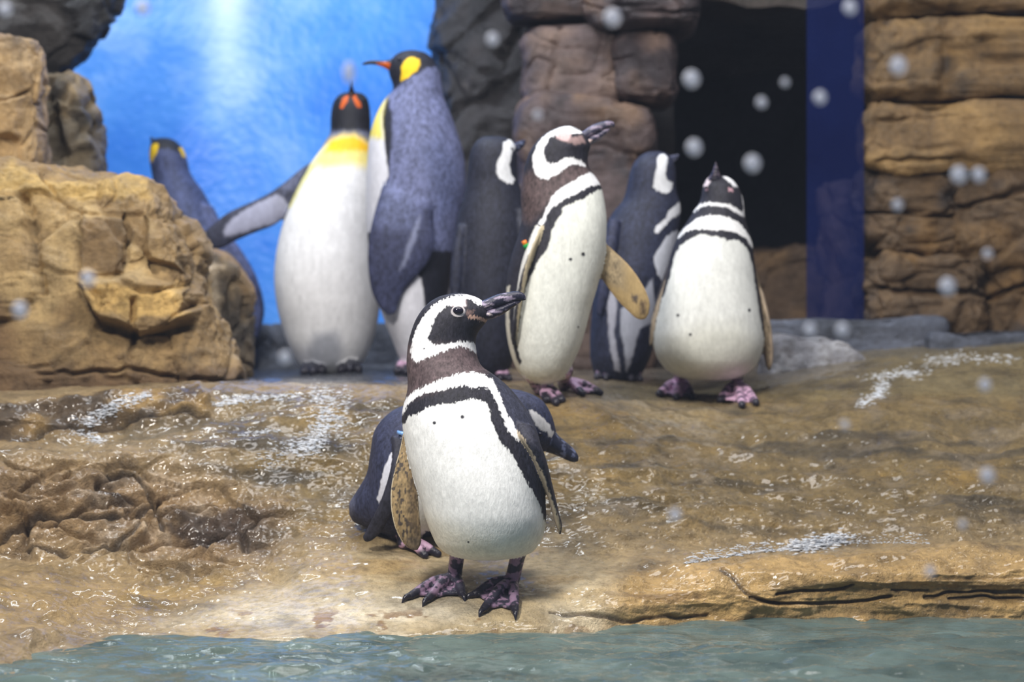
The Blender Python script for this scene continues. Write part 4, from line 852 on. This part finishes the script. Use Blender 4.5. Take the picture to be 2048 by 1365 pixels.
# ---- F: dark penguin turned away behind G
F_vs = [273, 276, 282, 292, 305, 320, 340, 360, 382, 405, 435, 475, 520, 570, 620, 670, 710, 740, 760, 770]
F_L = [(273,972),(276,962),(282,954),(292,946),(305,941),(320,938),(340,936),(360,934),(382,930),(405,924),(435,916),(475,910),(520,906),(570,905),(620,908),(670,914),(710,922),(740,932),(760,946),(770,962)]
F_R = [(273,1000),(276,1014),(282,1024),(292,1030),(305,1033),(320,1034),(340,1034),(360,1036),(382,1042),(405,1048),(435,1054),(475,1058),(520,1058),(570,1054),(620,1048),(670,1040),(710,1030),(740,1018),(760,1004),(770,990)]
Fd = 6.05; fv = CV + (H - 0.405) * F / Fd
penguin('black penguin with its back turned, half hidden behind the tall banded penguin', 'banded penguins on the rocks', (975, 776), Fd,
    dict(pairs=edges(F_L, F_R, F_vs), depth=[8, 18, 28, 38, 44, 47, 49, 50, 54, 60, 68, 76, 82, 86, 86, 82, 74, 60, 40, 16], nr=130, ns=80),
    legs=[dict(far=1, top=(955,750), heel=(955,0.0), toes=[(937,0.060), (955,0.080), (973,0.060)], r=0.012), dict(far=1, top=(1000,750), heel=(1000,0.0), toes=[(982,0.060), (1000,0.080), (1018,0.060)], r=0.012)],
    flippers=[dict(pairs=[((915,450),(935,455)), ((905,510),(930,515)), ((902,570),(924,572)), ((905,620),(918,622)), ((909,640),(914,640))], depth=[16, 14, 12, 9, 3], dy=[-40, -55, -60, -60, -60], col=S(40,43,60))],
    layers=[dict(poly=z3([(200,290),(260,253),(305,290),(300,340),(270,360),(265,430),(250,480),(270,560),(297,600),(280,642),(220,637),(160,592),(138,530),(150,460),(190,380)]), col=S(234,236,240)), dict(poly=[(1034,420),(1060,420),(1060,470),(1040,500)], col=S(120,122,134), soft=5, amt=.6)],
    base_col=S(36,38,52), back_col=S(214,216,220), vox=0.003, jag=(0.12, 2),
    beak=dict(pairs=[((1022,288),(1030,306)), ((1034,283),(1041,298)), ((1044,279),(1049,290)), ((1050,277),(1052,282))], depth=[14, 12, 8, 2], dy=[12, 16, 20, 24], cols=(S(50,54,76), S(110,120,150))), eyes=[(1024, 300, -26, 3, 3)])

# ---- king penguins
ke = lambda L: px(L, 3.531, 380, 80)
kf = lambda L: px(L, 3.531, 380, 420)
SLATE, INK = S(98, 104, 138), S(26, 27, 36)
YEL, ORG = S(250, 206, 30), S(204, 92, 28)
# E: side on, looking left
E_vs = [101, 103, 107, 113, 121, 131, 142, 154, 167, 180, 194, 210, 230, 255, 285, 320, 365, 415, 465, 515, 565, 610, 650, 685, 715, 738, 750]
E_L = [(101,816),(103,806),(107,796),(113,788),(121,782),(131,779),(142,777.5),(154,780),(167,785),(180,786),(194,774),(210,763),(230,753),(255,744),(285,738),(320,735),(365,733),(415,733),(465,735),(515,739),(565,746),(610,758),(650,772),(685,786),(715,798),(738,812),(750,824)]
E_R = [(101,830),(103,842),(107,853),(113,861),(121,867),(131,873),(142,879),(154,882),(167,883),(180,885),(194,888),(210,894),(230,902),(255,911),(285,921),(320,929),(365,932),(415,926),(465,916),(515,907),(565,899),(610,892),(650,884),(685,876),(715,868),(738,858),(750,846)]
Ed = 6.45
penguin('king penguin with bright yellow ear patch seen side-on, beak pointing toward the blue wall', 'king penguins by the blue wall', (825, 752), Ed,
    dict(pairs=edges(E_L, E_R, E_vs), depth=[8, 16, 24, 31, 37, 42, 45, 47, 50, 53, 57, 63, 70, 78, 86, 93, 99, 102, 102, 100, 96, 90, 82, 70, 56, 38, 16], nr=190, ns=90),
    flippers=[dict(pairs=[((800,305),(858,312)), ((772,372),(872,392)), ((756,425),(868,440)), ((747,465),(872,480)), ((742,515),(864,520)), ((745,562),(838,556)), ((752,592),(812,586)), ((766,618),(801,612)), ((780,632),(796,628))], depth=[14, 18, 20, 18, 16, 13, 11, 8, 4], dy=[-30, -78, -96, -104, -106, -104, -100, -98, -98], col=S(58,62,90), layers=[dict(poly=ke([(1420,940),(1480,1000),(1560,1100),(1640,1250),(1600,1365),(1420,1365),(1330,1300),(1390,1080)]), col=S(84,90,122), soft=16), dict(poly=[(780,300),(880,300),(885,400),(840,420),(775,390)], col=S(100,106,142), soft=18), dict(poly=kf([(1560,250),(1600,150),(1640,60),(1620,200),(1540,400),(1500,440)]), col=S(130,136,164), soft=5)])],
    legs=[dict(far=1, top=(815,730), heel=(812,0.0), toes=[(794,0.080), (812,0.100), (830,0.080)], r=0.015), dict(far=1, top=(850,730), heel=(850,0.0), toes=[(832,0.080), (850,0.100), (868,0.080)], r=0.015)],
    layers=[dict(poly=ke([(1390,395),(1470,340),(1600,260),(1690,210),(1740,200),(1790,260),(1830,430),(1990,850),(1980,1200),(1880,1500),(1420,1500),(1420,980),(1440,700),(1440,560),(1420,480)]), col=S(104,110,146), soft=4),
            dict(poly=ke([(1640,800),(1760,700),(1900,900),(1900,1200),(1750,1300),(1700,1000)]), col=S(84,92,128), soft=20, amt=.7),
            dict(poly=ke([(1200,640),(1280,560),(1330,470),(1395,390),(1365,560),(1385,700),(1395,820),(1420,980),(1380,1100),(1300,1365),(1200,1365)]) + [(730,640),(800,760),(870,760),(846,560),(800,520),(720,480)], col=S(226,226,234), soft=2),
            dict(poly=ke([(1200,700),(1280,540),(1330,460),(1395,390),(1362,560),(1375,720),(1290,700)]), col=S(242,224,110), soft=8),
            dict(poly=ke([(1495,312),(1500,210),(1540,142),(1580,133),(1622,150),(1632,190),(1612,232),(1560,272)]), col=YEL, soft=1.6)],
    base_col=S(30,31,42), back_col=SLATE, vox=0.0033, jag=(0.1, 2),
    beak=dict(pairs=[((792,114),(786,150)), ((782,118),(779,143)), ((772,121),(769,136)), ((758,121),(756,131)), ((743,121),(742,129)), ((731,123.5),(730,130)), ((724,127),(724,129))], depth=[18, 14, 10, 7, 5, 3.5, 1], cols=(S(30,30,38), S(60,56,66)), layers=[dict(poly=ke([(1310,165),(1380,160),(1415,170),(1425,210),(1390,215)]), col=ORG)]),
    eyes=[(800, 122, -34, 3.2, 3)])
# D: facing the camera, flipper stretched, beak up
D_vs = [185, 187, 191, 198, 208, 222, 238, 254, 268, 280, 294, 310, 330, 355, 390, 430, 475, 520, 565, 610, 650, 685, 710, 730, 744, 752]
D_L = [(185,692),(187,684),(191,677),(198,671),(208,666),(222,663),(238,661.5),(254,661.5),(268,660),(280,653),(294,645),(310,634),(330,620),(355,606),(390,589),(430,572),(475,559),(520,551),(565,549),(610,554),(650,563),(685,574),(710,585),(730,597),(744,612),(752,630)]
D_R = [(185,716),(187,724),(191,730),(198,735),(208,738),(222,740),(238,741),(254,741),(268,742),(280,745),(294,748),(310,751),(330,754),(355,757),(390,760),(430,762),(475,763),(520,763),(565,762),(610,760),(650,754),(685,744),(710,734),(730,722),(744,706),(752,688)]
Dd = 6.75
penguin('king penguin facing forward with beak straight up and one flipper stretched out over the boulder', 'king penguins by the blue wall', (660, 752), Dd,
    dict(pairs=edges(D_L, D_R, D_vs), depth=[8, 17, 25, 32, 37, 40, 42, 44, 47, 51, 56, 62, 69, 76, 84, 92, 98, 102, 102, 98, 90, 80, 68, 54, 36, 16], nr=190, ns=90),
    flippers=[dict(pairs=[((668,300),(640,400)), ((632,316),(603,418)), ((600,338),(580,432)), ((572,362),(563,440)), ((539,386),(545,452)), ((493,409),(512,465)), ((459,425),(475,481)), ((430,447),(440,498)), ((411,465),(420,497)), ((406,478),(411,488))], depth=[20, 16, 14, 13, 12, 11, 10, 9, 7, 3], dy=[15, 15, 12, 8, 2, -4, -8, -10, -10, -10], col=S(50,52,70), back=S(60,66,92), layers=[dict(poly=[(578,412),(566,394),(552,391),(538,396),(493,420),(465,440),(448,462),(452,474),(475,470),(520,455),(555,446),(572,432)], col=S(158,160,182), soft=4), dict(poly=[(630,315),(585,352),(560,375),(570,390),(600,370)], col=S(84,88,112), soft=8)]),
              dict(pairs=[((745,320),(765,330)), ((752,380),(776,385)), ((758,440),(782,444)), ((762,500),(782,503)), ((764,540),(774,541))], depth=[16, 16, 14, 10, 3], dy=[10, 10, 10, 10, 10], col=S(50,52,70))],
    legs=[dict(far=1, top=(625,725), heel=(626,0.0), toes=[(608,0.090), (626,0.110), (644,0.090)], r=0.017), dict(far=1, top=(700,725), heel=(700,0.0), toes=[(682,0.090), (700,0.110), (718,0.090)], r=0.017)],
    layers=[dict(poly=ke([(900,680),(1000,650),(1260,655),(1400,690),(1400,760),(1100,730),(940,800),(800,900),(740,1080),(640,1300),(560,1300),(560,900)]), col=S(104,108,132), soft=6),
            dict(poly=[(630,312),(645,300),(663,285),(691,276),(714,275),(740,290),(776,306),(800,460),(800,770),(530,770),(546,640),(543,530),(553,470),(566,453),(597,380),(616,345)], col=S(238,238,240), soft=2),
            dict(poly=ke([(860,880),(905,805),(1000,722),(1100,690),(1180,688),(1270,740),(1400,800),(1400,930),(1150,900),(960,930)]), col=S(250,232,140), soft=14),
            dict(poly=ke([(960,800),(1000,725),(1100,692),(1180,690),(1265,740),(1300,800),(1180,800),(1050,810)]), col=S(250,196,30), soft=8),
            dict(poly=ke([(860,880),(800,990),(745,1090),(700,1190),(730,1190),(830,1000),(900,900)]), col=S(236,226,110), soft=5, amt=.8),
            dict(poly=[(566,690),(640,700),(640,760),(560,760)], col=S(150,154,174), soft=20, amt=.5), dict(poly=kf([(900,880),(1060,860),(1100,1000),(1060,1150),(900,1150),(850,1000)]), col=S(156,160,172), soft=14, amt=.8),
            dict(poly=ke([(1065,492),(1085,430),(1120,395),(1135,395),(1120,450),(1090,495)]), col=S(196,88,24), soft=1.2), dict(poly=ke([(1150,392),(1175,395),(1215,470),(1218,492),(1190,495),(1165,440)]), col=S(196,88,24), soft=1.2)],
    base_col=INK, back_col=SLATE, vox=0.0034, jag=(0.1, 2), foot_cols=(S(72,74,84), S(50,52,60)),
    beak=dict(pairs=[((694,194),(714,194)), ((698,186),(711,186)), ((701,178),(708,178)), ((702.5,170),(706.5,170)), ((704,164),(705,164))], depth=[16, 12, 8, 5, 1], dy=[-16, -20, -26, -30, -34], cols=(S(30,28,36), S(70,50,46))), eyes=[(676, 202, -26, 2.5, 2.5), (729, 202, -26, 2.5, 2.5)])
# C: back view behind the boulder
zk = lambda L: px(L, 2.844, 260, 240)
C_vs = [276, 278, 282, 289, 298, 310, 324, 342, 360, 380, 405, 435, 470, 510, 550, 590, 625, 655, 685, 715, 740, 752]
C_L = [(276,318),(278,311),(282,304),(289,301),(298,299.5),(310,299),(324,300),(342,303),(360,306),(380,306),(405,305),(435,306),(470,310),(510,317),(550,326),(590,338),(625,352),(655,367),(685,384),(715,402),(740,420),(752,436)]
C_R = [(276,334),(278,343),(282,351),(289,359),(298,366),(310,371),(324,375),(342,379),(360,389),(380,404),(405,418),(435,434),(470,460),(510,488),(550,510),(590,524),(625,528),(655,522),(685,510),(715,494),(740,474),(752,458)]
Cd = 7.2
penguin('king penguin seen from behind, half hidden by the big cracked boulder', 'king penguins by the blue wall', (445, 752), Cd,
    dict(pairs=edges(C_L, C_R, C_vs), depth=[8, 16, 23, 30, 36, 40, 42, 44, 48, 54, 62, 70, 80, 90, 96, 98, 94, 86, 74, 56, 36, 16], nr=140, ns=80),
    flippers=[dict(pairs=[((405,405),(430,415)), ((420,450),(452,455)), ((455,505),(490,505)), ((485,560),(520,560)), ((500,610),(530,612)), ((505,650),(528,652)), ((510,672),(520,673))], depth=[14, 14, 13, 12, 10, 8, 3], dy=[-30, -45, -50, -50, -48, -46, -46], col=S(70,78,116))],
    legs=[dict(far=1, top=(440,730), heel=(440,0.0), toes=[(422,0.090), (440,0.110), (458,0.090)], r=0.017), dict(far=1, top=(480,725), heel=(482,0.0), toes=[(464,0.090), (482,0.110), (500,0.090)], r=0.017)],
    layers=[dict(poly=zk([(70,200),(150,185),(230,170),(290,190),(340,215),(500,540),(900,900),(800,1500),(40,1500),(60,400)]), col=S(62,70,104), soft=3), dict(poly=zk([(100,225),(120,180),(140,142),(165,140),(178,155),(172,190),(140,240),(115,250)]), col=S(224,186,30), soft=1.5), dict(poly=zk([(285,165),(300,155),(330,180),(332,215),(312,215),(300,195)]), col=S(214,180,40), soft=1.5)],
    base_col=INK, back_col=S(222,222,226), vox=0.0036, jag=(0.1, 2),
    beak=dict(pairs=[((316,280),(306,292)), ((308,276),(302,286)), ((301,273),(298,279)), ((297,271),(296.5,273))], depth=[12, 9, 5, 1], dy=[4, 10, 16, 22], cols=(S(28,28,36), S(50,50,60))), eyes=[(306, 288, 10, 2, 2)])

# ------------------------------------------------------------------ white water on the rock
def foam_mat():
    m, nt, b = new_mat('white_water'); n = noise(nt, 90, 4); r = ramp(nt, n.outputs[0], [(0.3, tuple(S(205, 214, 226))), (0.7, tuple(S(246, 248, 252)))])
    nt.links.new(r.outputs[0], b.inputs['Base Color']); b.inputs['Roughness'].default_value = 0.08
    tr = nd(nt, 'ShaderNodeBsdfTransparent'); mx = nd(nt, 'ShaderNodeMixShader'); mx.inputs[0].default_value = 0.7
    nt.links.new(tr.outputs[0], mx.inputs[1]); nt.links.new(b.outputs[0], mx.inputs[2]); nt.links.new(mx.outputs[0], nt.nodes['Material Output'].inputs[0]); return m
M_FOAM = foam_mat()
def ico():
    t = (1 + 5 ** .5) / 2
    V = np.array([(-1,t,0),(1,t,0),(-1,-t,0),(1,-t,0),(0,-1,t),(0,1,t),(0,-1,-t),(0,1,-t),(t,0,-1),(t,0,1),(-t,0,-1),(-t,0,1)], float); V /= np.linalg.norm(V[0])
    T = np.array([(0,11,5),(0,5,1),(0,1,7),(0,7,10),(0,10,11),(1,5,9),(5,11,4),(11,10,2),(10,7,6),(7,1,8),(3,9,4),(3,4,2),(3,2,6),(3,6,8),(3,8,9),(4,9,5),(2,4,11),(6,2,10),(8,6,7),(9,8,1)])
    return V, T
def foam(label, strokes, seed, splash=0.0):
    rng = random.Random(seed); V0, T0 = ico(); Vs = []; Ts = []; o = 0
    for pts, width, count, size in strokes:
        for k in range(count):
            s = rng.random() * (len(pts) - 1); i = int(s); f = s - i
            u = pts[i][0] * (1 - f) + pts[i + 1][0] * f + rng.gauss(0, width); v = pts[i][1] * (1 - f) + pts[i + 1][1] * f + rng.gauss(0, width * 0.45)
            g = ground(u, v); r = size * (0.35 + rng.random() ** 2 * 1.1)
            st = 1 + rng.random() * 3.0
            V = V0 * np.array([r * st, r, r * 0.6]); lift = splash * rng.random() ** 3
            Vs.append(V + g + np.array([0, 0, lift])); Ts.append(T0 + o); o += 12
    V = np.vstack(Vs); org = V.mean(0)
    tag(obj('white_water', mesh_np('white_water', V - org, None, np.vstack(Ts)), M_FOAM, None, org), label, 'water', kind='stuff')
foam('white water tumbling over the ledge lip below the king penguins', [([(640,772),(650,800),(655,830),(645,860),(625,885),(600,905)], 15, 930, 0.0020), ([(690,775),(685,830),(680,870)], 8, 195, 0.0016), ([(600,880),(560,905),(530,930)], 18, 225, 0.0015), ([(430,810),(470,800),(530,795),(600,790)], 9, 360, 0.0020), ([(480,868),(560,862)], 6, 90, 0.0016)], 1)
foam('white wet streaks on the lip below the big cracked boulder', [([(165,850),(210,825),(250,800),(300,790)], 11, 390, 0.0022), ([(150,865),(190,875),(200,885)], 9, 165, 0.0019)], 2)
foam('thin white splash line running behind the front rim', [([(1370,1128),(1440,1116),(1520,1104),(1600,1098)], 3, 570, 0.0017), ([(1590,1100),(1640,1092),(1690,1082)], 11, 570, 0.0025), ([(1690,1088),(1780,1086),(1860,1088)], 2, 240, 0.0012)], 3, 0.02)
foam('white water streaks on the slope below the stone wall', [([(1720,812),(1755,790),(1770,765)], 8, 255, 0.0021), ([(1740,755),(1800,748),(1850,745)], 12, 255, 0.0021), ([(1850,725),(1920,715),(2020,718)], 14, 270, 0.0020)], 4)

# ------------------------------------------------------------------ viewing window with splashed drops
def window():
    m, nt, b = new_mat('viewing_glass')
    tr = nd(nt, 'ShaderNodeBsdfTransparent'); gl = nd(nt, 'ShaderNodeBsdfGlossy'); gl.inputs['Roughness'].default_value = 0.02
    n = noise(nt, 1.5, 2); mr = nd(nt, 'ShaderNodeMapRange'); mr.inputs[3].default_value = 0.03; mr.inputs[4].default_value = 0.05; nt.links.new(n.outputs[0], mr.inputs[0])
    mx = nd(nt, 'ShaderNodeMixShader'); nt.links.new(mr.outputs[0], mx.inputs[0]); nt.links.new(tr.outputs[0], mx.inputs[1]); nt.links.new(gl.outputs[0], mx.inputs[2]); nt.links.new(mx.outputs[0], nt.nodes['Material Output'].inputs[0])
    lo, hi = (-2.6, 2.40, -0.5), (2.6, 2.415, 2.6)
    V = [(x, y, z) for y in (lo[1], hi[1]) for x, z in ((lo[0], lo[2]), (hi[0], lo[2]), (hi[0], hi[2]), (lo[0], hi[2]))]
    Q = [[0,1,2,3],[5,4,7,6],[4,0,3,7],[1,5,6,2],[3,2,6,7],[4,5,1,0]]
    tag(obj('window_1', mesh_np('window_1', V, Q, smooth=False), m), 'clear viewing glass along the near side of the pool', kind='structure')
    md, nt, b = new_mat('water_drop')
    n = noise(nt, 200, 3); r = ramp(nt, n.outputs[0], [(0.3, (0.75, 0.8, 0.9)), (0.7, (0.95, 0.95, 1))])
    tl = nd(nt, 'ShaderNodeBsdfTranslucent'); df = nd(nt, 'ShaderNodeBsdfDiffuse'); t2 = nd(nt, 'ShaderNodeBsdfTransparent')
    nt.links.new(r.outputs[0], tl.inputs[0]); nt.links.new(r.outputs[0], df.inputs[0])
    m1 = nd(nt, 'ShaderNodeMixShader'); m1.inputs[0].default_value = 0.35; m2 = nd(nt, 'ShaderNodeMixShader'); m2.inputs[0].default_value = 0.6
    nt.links.new(tl.outputs[0], m1.inputs[1]); nt.links.new(df.outputs[0], m1.inputs[2]); nt.links.new(t2.outputs[0], m2.inputs[1]); nt.links.new(m1.outputs[0], m2.inputs[2]); nt.links.new(m2.outputs[0], nt.nodes['Material Output'].inputs[0])
    a = np.linspace(0.02, np.pi / 2, 7); bb = np.linspace(0, 2 * np.pi, 16, endpoint=False); A, B = np.meshgrid(a, bb, indexing='ij')
    V = np.stack([np.sin(A) * np.cos(B), np.cos(A) * 0.45 + 0 * B, np.sin(A) * np.sin(B)], -1).reshape(-1, 3)
    me = mesh_np('water_drop', V, np.vstack([grid_faces(7, 16)]), [[0, k, k + 1] for k in range(1, 15)] + [[96, 96 + k + 1, 96 + k] for k in range(1, 15)])
    for u, v, r in [(1225,35,1.0),(1797,132,1.0),(1383,158,.95),(1388,295,.9),(1505,327,.95),(1918,350,.95),(1958,350,.8),(1895,573,.95),(1975,952,.9),(40,620,.9),(176,558,.85),(985,78,.7),(1523,205,.6),(1640,195,.75),(1700,15,.8),
                    (1620,660,.7),(1685,660,.75),(1970,770,.7),(1350,1030,.7),(1925,1050,.5),(1860,1143,.6),(570,715,.7),(10,18,.8),(285,15,.85),(1075,230,.5),(1795,410,.6),(1690,850,.5),(1975,508,.55),(1570,165,.45),(698,145,.7)]:
        o = obj('water_drop', me, md, None, P(u, v, 2.414)); s = r * 0.0084; o.scale = (s, s, s * (1.1 if u != 698 else 1.9))
        tag(o, 'round water drop stuck on the clear viewing glass' if u != 698 else 'tall stretched water drop on the viewing glass over the king penguin with raised beak', 'water drop', 'splashed drops on the viewing glass')
window()
